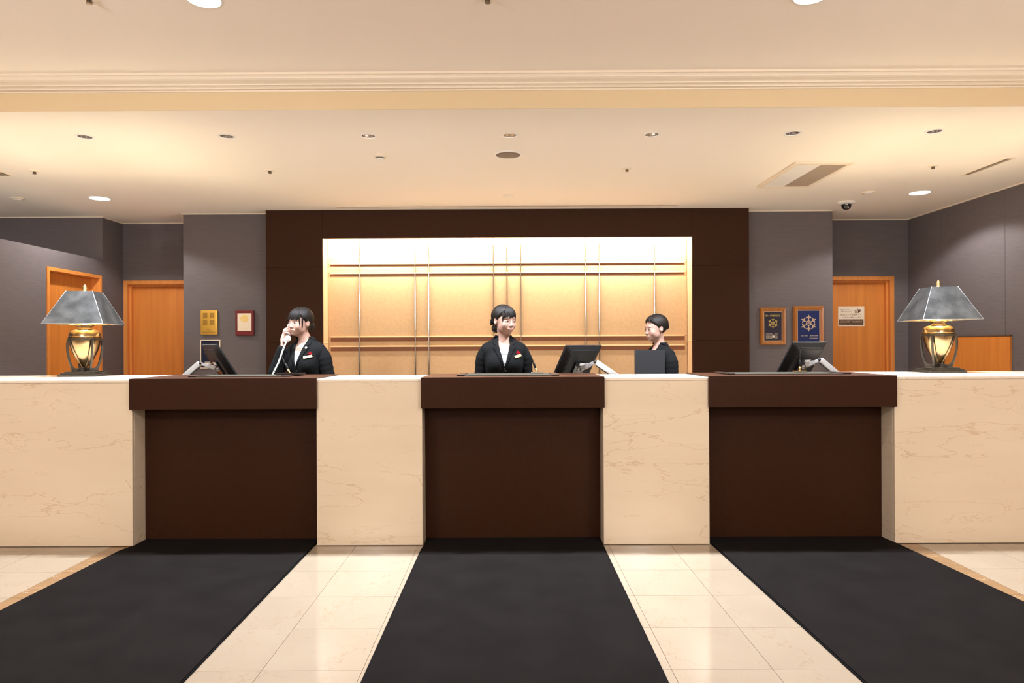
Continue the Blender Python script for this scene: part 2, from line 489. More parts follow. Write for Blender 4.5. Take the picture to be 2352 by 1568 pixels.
# rear ceiling with round openings for the recessed downlights
ROW = [at_z(px, py, Z_REAR) for px, py in ((195, 313.5), (521, 312.5), (846, 311.5), (1171, 310), (1497, 308.5), (1821, 305.5), (2146, 301.5))]
R_HOLE = 0.047
b = BM()
rect = [b.verts.new(p) for p in ((-7.3, Y0, Z_REAR), (4.72, Y0, Z_REAR), (4.72, 7.98, Z_REAR), (-7.3, 7.98, Z_REAR))]
edges = [b.edges.new((rect[i], rect[(i + 1) % 4])) for i in range(4)]
for p in ROW:
    c = [b.verts.new((p.x + R_HOLE * math.cos(2 * PI * k / 28), p.y + R_HOLE * math.sin(2 * PI * k / 28), Z_REAR)) for k in range(28)]
    edges += [b.edges.new((c[k], c[(k + 1) % 28])) for k in range(28)]
bmesh.ops.triangle_fill(b, use_beauty=True, use_dissolve=False, edges=edges)
ceil = struct(obj('ceiling', b, m_ceil))
b = BM(); box(b, -7.4, 6.2, Y0 + 0.03, 8.1, 2.98, 3.05); obj('light_block_slab', b, m_ceil, ceil)  # unseen slab added above the ceiling to keep world light out

# left partition with door, and what is above and behind it
ZPART = 2.225
D1 = (6.50, 7.38, 2.055)
b = BM()
box(b, XL - 0.12, XL, 4.25, D1[0], 0, ZPART); box(b, XL - 0.12, XL, D1[1], 7.41, 0, ZPART); box(b, XL - 0.12, XL, D1[0], D1[1], D1[2], ZPART)
box(b, XL - 0.12, XL, 7.41, 7.98, 0, Z_REAR)
struct(obj('wall_left', b, m_wall))
b = BM(); box(b, -7.3, XL - 0.005, 7.412, 7.55, 0, Z_REAR); struct(obj('wall_left_upper', b, m_wall))
b = BM(); box(b, -7.4, -7.3, 4.1, 7.98, 0, Z_REAR + 0.3); struct(obj('wall_left_far', b, m_wall))
# right wall, three papered panels
b = BM(); box(b, XR + 0.012, XR + 0.12, 4.25, 7.98, 0, Z_REAR)
wr = struct(obj('wall_right', b, m_trim))
for y0, y1 in ((4.25, 6.278), (6.282, 7.208), (7.212, 7.98)):
    b = BM(); box(b, XR, XR + 0.02, y0, y1, 0, Z_REAR - 0.002); obj('wall_panel', b, m_wall, wr)
# rear walls beside the piers (with door openings)
D2 = (XL + 0.012, -3.50, 2.040)
D3 = (3.50, 4.407, 2.046)
b = BM(); box(b, XL, -3.44, YB, YB + 0.18, D2[2], Z_REAR); box(b, D2[1], -3.44, YB, YB + 0.18, 0, D2[2]); box(b, XL, D2[0], YB, YB + 0.18, 0, D2[2]); box(b, XL, -3.44, YB + 0.14, YB + 0.18, 0, D2[2])
struct(obj('wall_back_left', b, m_wall))
b = BM(); box(b, 3.44, XR, YB, YB + 0.18, D3[2], Z_REAR); box(b, 3.44, D3[0], YB, YB + 0.18, 0, D3[2]); box(b, D3[1], XR, YB, YB + 0.18, 0, D3[2]); box(b, 3.44, XR, YB + 0.14, YB + 0.18, 0, D3[2])
struct(obj('wall_back_right', b, m_wall))
b = BM(); box(b, -3.454, -2.50, YP, YB + 0.18, 0, Z_REAR); struct(obj('wall_pier_left', b, m_wall))
b = BM(); box(b, 2.50, 3.459, YP, YB + 0.18, 0, Z_REAR); struct(obj('wall_pier_right', b, m_wall))
# thin cream ceiling trims
b = BM()
box(b, -7.3, XL, 7.396, 7.412, Z_REAR - 0.012, Z_REAR - 0.001); box(b, XL, XL + 0.014, 7.40, YB, Z_REAR - 0.012, Z_REAR - 0.001)
box(b, XL, -3.45, YB - 0.014, YB, Z_REAR - 0.012, Z_REAR - 0.001); box(b, -3.47, -3.454, YP - 0.013, YB, Z_REAR - 0.012, Z_REAR - 0.001)
box(b, -3.46, -2.52, YP - 0.013, YP, Z_REAR - 0.012, Z_REAR - 0.001); struct(obj('trim_3', b, m_trim))
b = BM()
box(b, 2.525, 3.465, YP - 0.013, YP, Z_REAR - 0.012, Z_REAR - 0.001); box(b, 3.459, 3.473, YP - 0.013, YB, Z_REAR - 0.012, Z_REAR - 0.001)
box(b, 3.459, XR, YB - 0.014, YB, Z_REAR - 0.012, Z_REAR - 0.001); box(b, XR - 0.014, XR, 4.26, YB, Z_REAR - 0.012, Z_REAR - 0.001); struct(obj('trim_4', b, m_trim))

# brown feature wall: stile panels and header
ZH = 2.405; XO = 1.93
b = BM(); box(b, -2.52, -XO - 0.045, YF + 0.03, YB, 0, Z_REAR); box(b, XO + 0.045, 2.52, YF + 0.03, YB, 0, Z_REAR); box(b, -XO - 0.05, XO + 0.05, YF + 0.4, YB, 0, Z_REAR)
box(b, -XO - 0.05, XO + 0.05, YF + 0.02, YF + 0.4, 2.60, Z_REAR)
fw = struct(obj('wall_feature', b, m_brown_wall))
for s in (-1, 1):
    for z0, z1 in ((0.0, 1.318), (1.320, 2.103), (2.105, Z_REAR)):
        b = BM(); box(b, *sorted((s * XO, s * 2.52)), YF, YF + 0.031, z0, z1, 0.0015); obj('wall_panel', b, m_brown_wall, fw)
b = BM(); box(b, -XO + 0.002, XO - 0.002, YF, YF + 0.03, ZH, Z_REAR, 0.0015); obj('wall_panel', b, m_brown_wall, fw)
# niche: fabric panels, rails and steel strips
b = BM(); box(b, -XO - 0.04, XO + 0.04, YN + 0.018, YF + 0.39, 0, 2.60); box(b, -XO - 0.045, -XO, YF + 0.031, YN + 0.03, 0, 2.60); box(b, XO, XO + 0.045, YF + 0.031, YN + 0.03, 0, 2.60)
niche = struct(obj('wall_niche', b, m_niche))
ncol = [-XO] + [(px - 1166) * 7.32 / F for px in (826, 954, 985, 1134, 1165, 1197, 1346, 1377, 1504)] + [XO]
rail_z = [1.27 + (795 - py) * 7.32 / F for py in (794.5, 772.5, 626.5, 604.5)]
zrow = [0.0] + rail_z + [2.58]
for i in range(10):
    for j in range(5):
        b = BM(); box(b, ncol[i] + 0.003, ncol[i + 1] - 0.003, YN, YN + 0.02, zrow[j] + 0.001, zrow[j + 1] - 0.001, 0.003)
        obj('niche_panel', b, m_niche, niche)
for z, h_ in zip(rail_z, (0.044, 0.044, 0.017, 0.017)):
    b = BM(); box(b, -XO + 0.03, XO - 0.03, YN - 0.003, YN + 0.002, z - 0.004 - h_, z - 0.0042); obj('rail_shade_strip', b, m_rail_shade, niche)  # strip colours in the shadow band below each rail
    b = BM(); box(b, -XO + 0.03, XO - 0.03, YN - 0.013, YN + 0.002, z - 0.004, z + 0.008, 0.002); obj('rail', b, m_rail, niche)
for x in ncol[1:-1]:
    b = BM(); box(b, x - 0.0035, x + 0.0035, YN - 0.015, YN + 0.004, 0, 2.36, 0.001); obj('metal_strip', b, m_steel, niche)
for s in (-1, 1):
    for z in (rail_z[0] + 0.04, ):
        b = BM(); box(b, *sorted((s * XO, s * (XO - 0.004))), YF + 0.02, YN, z, z + 0.012, 0.001); obj('trim_clip', b, m_rail, niche)

# doors -------------------------------------------------------------------
def door_x(name, x, y0, y1, zt):                         # door in a wall of constant x (seen from +x)
    t = 0.035
    b = BM(); box(b, x - 0.11, x + 0.012, y0, y0 + t, 0, zt, 0.002); box(b, x - 0.11, x + 0.012, y1 - t, y1, 0, zt, 0.002); box(b, x - 0.11, x + 0.012, y0 + t, y1 - t, zt - t, zt, 0.002)
    f = struct(obj(name, b, m_frame))
    b = BM(); box(b, x - 0.12, x - 0.085, y0 + t, y1 - t, 0.005, zt - t - 0.002); obj('door_leaf', b, m_door, f)
    b = BM(); tube(b, [(x - 0.085, y0 + 0.10, 1.0), (x - 0.03, y0 + 0.10, 1.0), (x - 0.03, y0 + 0.22, 1.0)], 0.010, 10); obj('door_handle', b, m_steel, f, True)
    return f


def door_y(name, y, x0, x1, zt, hinge):
    t = 0.045
    b = BM()
    for xa, xb in ((x0, x0 + t), (x1 - t, x1)): box(b, xa, xb, y - 0.012, y + 0.12, 0, zt, 0.002)
    box(b, x0 + t, x1 - t, y - 0.012, y + 0.12, zt - t, zt, 0.002)
    for xa, xb in ((x0 + t, x0 + t + 0.022), (x1 - t - 0.022, x1 - t)): box(b, xa, xb, y + 0.035, y + 0.0755, 0, zt - t + 0.001)
    box(b, x0 + t, x1 - t, y + 0.0352, y + 0.0757, zt - t - 0.022, zt - t + 0.0005)
    f = struct(obj(name, b, m_frame))
    b = BM(); box(b, x0 + t + 0.003, x1 - t - 0.003, y + 0.076, y + 0.112, 0.005, zt - t - 0.003); obj('door_leaf', b, m_door, f)
    hx = x0 + t + 0.09 if hinge > 0 else x1 - t - 0.09
    b = BM(); tube(b, [(hx, y + 0.08, 1.0), (hx, y + 0.03, 1.0), (hx + hinge * 0.11, y + 0.03, 1.0)], 0.010, 10); obj('door_handle', b, m_steel, f, True)
    return f


door_x('door_1', XL, *D1)
door_y('door_2', YB, *D2, -1)
door_y('door_3', YB, *D3, 1)
b = BM(); box(b, XR - 0.022, XR + 0.01, 6.20, 7.13, 0.0, 1.340, 0.002)
d4 = struct(obj('door_4', b, m_door))
b = BM(); box(b, XR - 0.026, XR, 6.19, 7.14, 1.3405, 1.349, 0.001); obj('top_shadow_line', b, m_signbrown, d4)  # dark strip drawn as the shadow line along the door top

# ------------------------------------------------------------------ counter: marble pedestals and brown desks
ZT = 1.067


def pedestal(x0, x1, ydeep, label, left_jamb, right_jamb):
    r = empty('marble_pedestal', ((x0 + x1) / 2, (YC + ydeep) / 2, 0)); tag(r, label, 'counter', 'marble pedestals of the reception counter')
    b = BM(); box(b, x0 + 0.0005, x1 - 0.0005, YC, YC + 0.022, 0.004, ZT - 0.021, 0.0015); wobj('front_slab', b, m_marble, r)
    b = BM(); box(b, x0 + 0.002, x1 - 0.002, YC - 0.001, ydeep, ZT - 0.020, ZT, 0.004); wobj('top_slab', b, m_marble_top, r)
    b = BM(); box(b, x0 + 0.022, x1 - 0.022, YC + 0.023, ydeep - 0.02, 0, ZT - 0.021); wobj('core', b, m_brown, r)
    for on, xa in ((left_jamb, x0), (right_jamb, x1 - 0.022)):
        if on:
            b = BM(); box(b, xa, xa + 0.022, YC + 0.0245, 4.53, 0.004, ZT - 0.021, 0.001); wobj('side_slab', b, m_marble, r)
            b = BM(); box(b, xa + (0.004 if on > 0 else 0.014), xa + (0.008 if on > 0 else 0.018), YC + 0.0215, YC + 0.026, 0.004, ZT - 0.021); wobj('corner_joint', b, m_grout, r)
    return r


pedestal(-4.38, AX - 2.432, 5.13, 'wide marble pedestal at the left end, carrying a table lamp', 0, -1)
pedestal(AX - 1.253, AX - 0.578, 4.90, 'narrow marble pedestal between the left and the middle desk', 1, -1)
pedestal(AX + 0.578, AX + 1.253, 4.90, 'narrow marble pedestal between the middle and the right desk', 1, -1)
pedestal(AX + 2.432, 4.55, 5.13, 'wide marble pedestal at the right end, carrying a table lamp', 1, 0)


def desk(x0, x1, label):
    r = empty('reception_desk', ((x0 + x1) / 2, 4.6, 0)); tag(r, label, 'desk', 'dark brown desks of the reception counter')
    b = BM(); box(b, x0, x1, 4.508, 4.53, 0.0, 0.90); wobj('front_panel', b, m_brown, r)
    b = BM(); box(b, x0 - 0.008, x1 + 0.008, 4.332, 4.3555, 0.877, 1.0745, 0.002); box(b, x0 + 0.001, x1 - 0.001, 4.35, 4.42, 0.877, 1.067); wobj('fascia', b, m_brown, r)
    b = BM(); box(b, x0 - 0.006, x1 + 0.006, 4.356, 4.925, 1.0680, 1.0745, 0.002); box(b, x0 + 0.001, x1 - 0.001, 4.421, 4.925, 1.045, 1.0685); wobj('desk_top', b, m_brown, r)
    b = BM(); box(b, x0 + 0.001, x1 - 0.001, 4.905, 4.925, 0.0, 1.044); wobj('back_panel', b, m_brown, r)
    return r


desk(AX - 2.430, AX - 1.255, 'left brown desk, with the receptionist on the telephone behind it')
desk(AX - 0.576, AX + 0.576, 'middle brown desk, with the smiling receptionist behind it')
desk(AX + 1.255, AX + 2.430, 'right brown desk, with no receptionist behind its monitor')

# floor mats
def floor_mat(pts, label):
    c = Vector((sum(p[0] for p in pts) / len(pts), sum(p[1] for p in pts) / len(pts), 0))
    r = empty('floor_mat', (c.x, c.y, 0)); tag(r, label, 'mat', 'dark runner mats before the desks')
    P = [Vector((x, y, 0)) for x, y in pts]
    b = BM(); prism(b, [p + Vector((0, 0, 0.0015)) for p in P], (0, 0, 0.005)); wobj('rubber_edge', b, m_mat_edge, r)
    inn = [c + (p - c) for p in P]
    n = len(P); Q = []
    for i in range(n):
        a = (P[i] - P[i - 1]).normalized(); d = (P[(i + 1) % n] - P[i]).normalized()
        na, nd = Vector((-a.y, a.x, 0)), Vector((-d.y, d.x, 0)); q = (na + nd); q = q * (0.007 / max(0.3, q.dot(nd)))
        Q.append(P[i] + q + Vector((0, 0, 0.0065)))
    b = BM(); prism(b, Q, (0, 0, 0.0045)); wobj('pile', b, m_mat, r)
    return r


floor_mat([(-2.50, 1.7), (-1.232, 1.7), (-1.238, YC), (-1.232, 4.504), (-2.393, 4.504), (-2.396, YC), (-2.430, 4.25)], 'long dark mat leading to the left desk')
floor_mat([(-0.567, 1.7), (0.598, 1.7), (0.602, YC), (0.600, 4.504), (-0.538, 4.504), (-0.540, YC), (-0.548, 4.25)], 'long dark mat leading to the middle desk')
floor_mat([(1.345, 1.7), (2.62, 1.7), (2.470, YC - 0.03), (2.452, 4.504), (1.295, 4.504), (1.291, YC)], 'long dark mat leading to the right desk')

# ------------------------------------------------------------------ ceiling fittings
def recessed():
    r = empty('recessed_downlight', (0, 0, Z_REAR))
    b = BM(); lathe(b, [(0.0455, 0.0), (0.0455, -0.004), (0.058, -0.003), (0.060, 0.0)], seg=36, closed=True); obj('trim_ring', b, m_white, r, angle=30)
    b = BM(); lathe(b, [(0.0455, 0.0), (0.044, 0.02), (0.038, 0.05), (0.026, 0.075)], seg=14); obj('reflector', b, m_reflector, r)
    b = BM(); lathe(b, [(0.0, 0.058), (0.012, 0.060), (0.020, 0.068), (0.024, 0.078), (0.0, 0.078)], seg=20); obj('bulb', b, m_lamp_dim, r, True)
    return r


ORD = ['first', 'second', 'third', 'fourth', 'fifth', 'sixth', 'seventh']
rd = recessed()
for k, p in enumerate(ROW):
    r = rd if k == 0 else dup(rd)
    r.location = (p.x, p.y, Z_REAR)
    tag(r, 'recessed mirrored downlight, %s from the left in the row over the desks' % ORD[k], 'ceiling light', 'recessed downlights in the row over the desks')
    spot('desk_light', (p.x, p.y, Z_REAR - 0.006), P_DESK, NEUT, 112, 0.5, 0.03)


def flush(loc, rad, label, group):
    r = empty('flush_downlight', loc); tag(r, label, 'ceiling light', group)
    b = BM(); lathe(b, [(rad, 0.0), (rad, -0.005), (rad * 1.12, -0.003), (rad * 1.14, 0.0)], seg=36, closed=True); obj('trim_ring', b, m_white, r, angle=30)
    b = BM(); lathe(b, [(0, -0.004), (rad * 0.99, -0.003), (rad * 0.99, -0.001), (0, -0.001)], seg=36); obj('diffuser', b, m_lamp, r)
    return r


pl = at_z(229, 455, Z_REAR); pr = at_z(2113, 442, Z_REAR)
flush((pl.x, pl.y, Z_REAR), 0.088, 'glowing round downlight over the left doors', 'glowing downlights')
flush((pr.x, pr.y, Z_REAR), 0.088, 'glowing round downlight over the right rear corner', 'glowing downlights')
spot('corner_light', (pl.x, pl.y, Z_REAR - 0.012), P_CORNER, WARM, 138, 0.25, 0.05)
spot('corner_light', (pr.x, pr.y, Z_REAR - 0.012), P_CORNER, WARM, 138, 0.25, 0.05)
for hx, hy, wd_ in ((-1.40, 3.16, 'left'), (1.41, 3.16, 'right')):
    flush((hx, hy, Z_HALL), 0.075, 'glowing hall ceiling light cut by the upper frame edge, %s one' % wd_, 'hall ceiling lights')

p = at_z(1167, 354.5, Z_REAR)
r = empty('ceiling_speaker', (p.x, p.y, Z_REAR)); tag(r, 'round ceiling speaker with dark mesh and white ring', 'speaker')
b = BM(); lathe(b, [(0.090, 0.0), (0.090, -0.007), (0.106, -0.006), (0.110, 0.0)], seg=40, closed=True); obj('trim_ring', b, m_white, r, angle=30)
b = BM(); lathe(b, [(0, -0.006), (0.05, -0.0055), (0.0895, -0.003), (0.0895, -0.001), (0, -0.001)], seg=40); obj('mesh_cover', b, m_grille, r, True)


def sprinkler(px, py, label, zc=Z_REAR):
    p = at_z(px, py, zc)
    r = empty('sprinkler_head', (p.x, p.y, zc)); tag(r, label, 'sprinkler', 'fire sprinkler heads')
    b = BM(); lathe(b, [(0.0, 0.0), (0.040, 0.0), (0.036, -0.005), (0.016, -0.009), (0, -0.009)], seg=28); obj('escutcheon', b, m_trim, r, angle=40)
    b = BM(); lathe(b, [(0.011, -0.006), (0.011, -0.012), (0.006, -0.014), (0.006, -0.022), (0.014, -0.023), (0.014, -0.0255), (0, -0.0255)], seg=18)
    for s in (-1, 1): box(b, s * 0.010 - 0.002, s * 0.010 + 0.002, -0.003, 0.003, -0.0245, -0.010)
    obj('deflector', b, m_sprink, r, angle=40)


sprinkler(79, 392, 'small sprinkler head above the left partition wall')
sprinkler(620, 391, 'small sprinkler head above the left grey pier, left of the slotted smoke detector')
sprinkler(1440, 387, 'small sprinkler head right of the ceiling speaker')
sprinkler(2143, 380, 'small sprinkler head left of the right slot vent')
sprinkler(205, -4, 'sprinkler head at the upper left frame edge', Z_HALL)
sprinkler(1120, -6, 'sprinkler head at the middle of the upper frame edge', Z_HALL)


def detector(px, py, rad, h, label):
    p = at_z(px, py, Z_REAR)
    r = empty('smoke_detector', (p.x, p.y, Z_REAR)); tag(r, label, 'detector', 'round ceiling detectors')
    b = BM(); lathe(b, [(0, 0), (rad, 0), (rad, -h * 0.35), (rad * 0.88, -h * 0.5), (0, -h * 0.5)], seg=32); obj('base', b, m_trim, r, angle=40)
    b = BM(); lathe(b, [(rad * 0.6, -h * 0.45), (rad * 0.58, -h * 0.8), (rad * 0.45, -h), (0, -h)], seg=28); obj('cap', b, m_white, r, angle=40)
    if h > 0.03:
        b = BM(); lathe(b, [(rad * 0.61, -h * 0.55), (rad * 0.62, -h * 0.68), (rad * 0.59, -h * 0.7)], seg=28); obj('slot_ring', b, m_ventdark, r)


detector(873, 355, 0.050, 0.042, 'smoke detector with dark slot, left of the ceiling speaker')
detector(1167, 449, 0.056, 0.012, 'flat white detector disc on the ceiling above the niche')
detector(1995, 441, 0.060, 0.022, 'pale round detector beside the dome camera')
detector(40, 455, 0.060, 0.022, 'pale round detector in the dim upper left corner')

# dome camera
p = at_z(1944, 464, Z_REAR)
r = empty('dome_camera', (p.x, p.y, Z_REAR)); tag(r, 'black dome security camera on a white ceiling plate', 'camera')
b = BM(); lathe(b, [(0, 0), (0.088, 0), (0.088, -0.012), (0.074, -0.022), (0.05, -0.024), (0, -0.024)], seg=36); obj('base', b, m_white, r, angle=40)
b = BM(); lathe(b, [(0.047, -0.022), (0.046, -0.040), (0.040, -0.058), (0.026, -0.072), (0.010, -0.078), (0, -0.079)], seg=30); obj('dome', b, m_black2, r, True)
b = BM(); ellipsoid(b, (0, -0.034, -0.056), (0.010, 0.012, 0.010), 12, 8); obj('lens', b, m_steel, r, True)

# air conditioner cassette
r = empty('air_conditioner', (2.487, 5.75, Z_REAR)); tag(r, 'flat ceiling air conditioner panel with a grille on its right half', 'air conditioner')
x0, x1, y0, y1 = 2.255, 2.718, 5.335, 6.165
b = BM()
for q in ((x0, x0 + 0.035, y0, y1), (x1 - 0.035, x1, y0, y1), (x0 + 0.035, x1 - 0.035, y0, y0 + 0.05), (x0 + 0.035, x1 - 0.035, y1 - 0.05, y1)):
    box(b, *q, Z_REAR - 0.016, Z_REAR, 0.003)
wobj('frame', b, m_trim, r)
b = BM(); box(b, x0 + 0.037, 2.478, y0 + 0.052, y1 - 0.052, Z_REAR - 0.013, Z_REAR - 0.001, 0.002); wobj('blank_panel', b, m_white, r)
b = BM(); box(b, 2.482, x1 - 0.037, y0 + 0.052, y1 - 0.052, Z_REAR - 0.003, Z_REAR - 0.001); wobj('duct', b, m_ventdark, r)
n = 15
for k in range(n):
    x = 2.486 + (x1 - 0.041 - 2.486) * k / (n - 1)
    b = BM(); box(b, x - 0.0045, x + 0.0045, y0 + 0.053, y1 - 0.053, Z_REAR - 0.014, Z_REAR - 0.004); wobj('slat', b, m_vent, r)


def slot_vent(x0, x1, y0, y1, label, nb):
    r = empty('slot_vent', ((x0 + x1) / 2, (y0 + y1) / 2, Z_REAR)); tag(r, label, 'vent')
    e = 0.014
    b = BM()
    for q in ((x0 - e, x0, y0 - e, y1 + e), (x1, x1 + e, y0 - e, y1 + e), (x0, x1, y0 - e, y0), (x0, x1, y1, y1 + e)): box(b, *q, Z_REAR - 0.007, Z_REAR, 0.001)
    wobj('frame', b, m_trim, r)
    b = BM(); box(b, x0, x1, y0, y1, Z_REAR - 0.002, Z_REAR - 0.0005); wobj('duct', b, m_ventdark, r)
    for k in range(nb):
        t = (k + 1) / (nb + 1)
        b = BM()
        if x1 - x0 < y1 - y0: box(b, x0 + (x1 - x0) * t - 0.002, x0 + (x1 - x0) * t + 0.002, y0, y1, Z_REAR - 0.008, Z_REAR - 0.002)
        else: box(b, x0, x1, y0 + (y1 - y0) * t - 0.003, y0 + (y1 - y0) * t + 0.003, Z_REAR - 0.008, Z_REAR - 0.002)
        wobj('slat', b, m_vent, r)


slot_vent(3.845, 3.893, 5.26, 5.76, 'short dark slot vent near the right wall', 1)
slot_vent(-4.26, -4.09, 5.15, 5.62, 'grille vent at the left frame edge above the partition', 4)
slot_vent(-1.73, 1.73, 6.93, 6.955, 'long thin slot diffuser just before the brown wall', 1)

# ------------------------------------------------------------------ things on the rear walls
def wall_thing(name, px0, py0, px1, py1, y, label, cat, group=None):
    a = at_y(px0, py0, y); c = at_y(px1, py1, y)
    r = empty(name, ((a.x + c.x) / 2, y, (a.z + c.z) / 2)); tag(r, label, cat, group)
    return r, (c.x - a.x) / 2, (a.z - c.z) / 2


# gold plaque
r, hw, hh = wall_thing('gold_plaque', 462, 712.5, 501, 768.5, YP, 'gold metal plaque with four groups of engraved bars', 'plaque')
b = BM(); box(b, -hw, hw, -0.022, 0.0, -hh, hh, 0.010); obj('plate', b, m_gold, r, angle=40)
for sx in (-1, 1):
    for sz in (0.105, 0.032):
        for k in range(5):
            b = BM(); x = sx * hw * 0.42 + (k - 2) * hw * 0.105
            box(b, x - 0.003, x + 0.003, -0.0235, -0.021, sz - 0.030 - 0.03, sz + 0.026 - 0.03); obj('engraved_bar', b, m_gold_dark, r)
for k, (wd_, zz) in enumerate(((0.05, -0.075), (0.03, -0.087), (0.13, -0.100), (0.15, -0.108))):
    b = BM(); box(b, -wd_ / 2, wd_ / 2, -0.0232, -0.021, zz - 0.0016, zz + 0.0016); obj('engraved_line', b, m_gold_dark, r)
# red lacquer certificate
r, hw, hh = wall_thing('red_certificate', 543, 713, 585, 770.5, YP, 'cream certificate with a round yellow seal in a red frame', 'certificate')
b = BM(); box(b, -hw, hw, -0.030, 0.0, -hh, hh, 0.005); obj('frame', b, m_red, r)
b = BM(); box(b, -hw * 0.76, hw * 0.76, -0.0315, -0.029, -hh * 0.63, hh * 0.76); obj('paper', b, m_paper, r)
b = BM(); lathe(b, [(0, 0), (hw * 0.43, 0), (hw * 0.43, 0.0015), (0, 0.0015)], seg=32); b.transform(Matrix.Translation((0, -0.0315, hh * 0.34)) @ Matrix.Rotation(PI / 2, 4, 'X')); obj('seal', b, m_paper2, r)
for wd_, zz in ((0.03, -0.02), (0.09, -0.045), (0.07, -0.058)):
    b = BM(); box(b, -wd_ / 2, wd_ / 2, -0.0322, -0.031, zz - 0.0012, zz + 0.0012); obj('text_line', b, m_paper2, r)


def snowflake(rad, m, parent, z, y, hubm):
    b = BM()
    for k in range(6):
        a = PI / 2 + k * PI / 3
        u = Vector((math.cos(a), 0, math.sin(a))); v = Vector((-math.sin(a), 0, math.cos(a)))

        def bar(p0, p1, w):
            d = (p1 - p0).normalized(); nrm = Vector((-d.z, 0, d.x)) * (w / 2)
            prism(b, [p0 - nrm, p1 - nrm, p1 + nrm, p0 + nrm], (0, -0.0016, 0))
        bar(u * rad * 0.30, u * rad, rad * 0.085)
        for s in (-1, 1):
            bar(u * rad * 0.56, u * rad * 0.80 + v * (s * rad * 0.26), rad * 0.075)
            bar(u * rad * 0.86, u * rad * 0.74 + v * (s * rad * 0.17), rad * 0.07)
            bar(u * rad * 0.80 + v * (s * rad * 0.26), u * rad * 0.66 + v * (s * rad * 0.34), rad * 0.07)
        prism(b, [u * rad * 0.93 - v * rad * 0.085, u * rad * 1.08, u * rad * 0.93 + v * rad * 0.085], (0, -0.0018, 0))
    n = 36
    ring = [[], []]
    for k in range(n):
        a = 2 * PI * k / n
        for q, rr in enumerate((rad * 0.26, rad * 0.34)): ring[q].append(b.verts.new((rr * math.cos(a), -0.0022, rr * math.sin(a))))
    for k in range(n): b.faces.new((ring[0][k], ring[0][(k + 1) % n], ring[1][(k + 1) % n], ring[1][k]))
    e = obj('emblem', b, m, parent); e.location = (0, y, z)
    t = text('emblem_character', '\u9069', rad * 0.42, m, parent, (0, y - 0.0012, z))
    return e


def picture(px0, py0, px1, py1, bw, label, board, lip):
    r, hw, hh = wall_thing('award_frame', px0, py0, px1, py1, YP, label, 'framed award', 'wooden award frames on the right pier')
    for k, (p0, p1, p2, p3) in enumerate((((-hw, hh), (hw, hh), (hw - bw, hh - bw), (-hw + bw, hh - bw)), ((-hw, -hh), (-hw + bw, -hh + bw), (hw - bw, -hh + bw), (hw, -hh)),
                                          ((-hw, -hh), (-hw, hh), (-hw + bw, hh - bw), (-hw + bw, -hh + bw)), ((hw, -hh), (hw - bw, -hh + bw), (hw - bw, hh - bw), (hw, hh)))):
        b = BM()
        o_ = [Vector((p0[0], 0, p0[1])), Vector((p1[0], 0, p1[1])), Vector((p2[0], 0, p2[1])), Vector((p3[0], 0, p3[1]))]
        outer = [q for q in o_ if abs(abs(q.x) - hw) < 1e-6 and abs(abs(q.z) - hh) < 1e-6]; inner = [q for q in o_ if q not in outer]
        if (inner[0] - outer[0]).length > (inner[1] - outer[0]).length: inner = inner[::-1]
        A, B = outer; C, D = inner
        yo, ym, yi = -0.018, -0.034, -0.018
        mid = lambda a, c, t: a + (c - a) * t
        sec = lambda a, c: [a.copy(), a + Vector((0, yo, 0)), mid(a, c, 0.28) + Vector((0, ym, 0)), mid(a, c, 0.62) + Vector((0, ym + 0.004, 0)), c + Vector((0, yi, 0)), c.copy()]
        grid_mesh(b, list(zip(*[sec(A, C), sec(B, D)])))
        obj('moulding', b, m_pframe, r)
    b = BM(); box(b, -hw + bw, hw - bw, -0.012, -0.001, -hh + bw, hh - bw); obj('mount', b, lip, r)
    b = BM(); e = 0.007; box(b, -hw + bw + e, hw - bw - e, -0.0145, -0.011, -hh + bw + e, hh - bw - e); obj('board', b, board, r)
    return r, hw, hh


r, hw, hh = picture(1744, 706.5, 1804.5, 791.5, 0.040, 'smaller wooden framed dark navy award with a gold snowflake emblem', m_navy, m_goldprint2)
text('lettering', '\u9632\u706b\u30fb\u9632\u707d\u512a\u826f\u8a8d\u5b9a\u8a3c', 0.022, m_goldprint, r, (0, -0.0155, hh * 0.56), width=0.155)
snowflake(0.052, m_goldprint, r, hh * 0.16, -0.0146, m_goldprint)
for k, zz in enumerate((-0.082, -0.095, -0.106, -0.117, -0.128)):
    text('lettering', '\u9632\u706b\u5bfe\u8c61\u7269\u306e\u6709\u52b9\u671f\u9650', 0.0085, m_paper, r, (-0.042, -0.0155, zz), width=0.066)
    text('lettering', '\u5e74\u6708\u65e5\u307e\u3067', 0.0085, m_paper, r, (0.034, -0.0155, zz), width=0.038)
for k, zz in enumerate((-0.094, -0.106, -0.118)):
    b = BM(); box(b, -0.006, 0.013, -0.0165, -0.0145, zz - 0.0042, zz + 0.0042); obj('paper_label', b, m_paper, r)
r, hw, hh = picture(1820.5, 703, 1891.5, 797, 0.043, 'larger wooden framed bright blue award with a pale gold snowflake emblem', m_blue, m_goldprint2)
snowflake(0.083, m_goldprint2, r, hh * 0.17, -0.0146, m_goldprint2)
text('lettering', '\u5e73\u6210\u4e8c\u5341\u5e74\u56db\u6708', 0.011, m_paper, r, (-0.048, -0.0155, -0.098), width=0.075)
text('lettering', '\u512a\u826f\u9632\u706b\u5bfe\u8c61\u7269', 0.011, m_paper, r, (0.055, -0.0155, -0.098), width=0.078)
text('lettering', '\u6d88\u9632\u5c40\u8a8d\u5b9a', 0.011, m_paper, r, (0.050, -0.0155, -0.124), width=0.088)
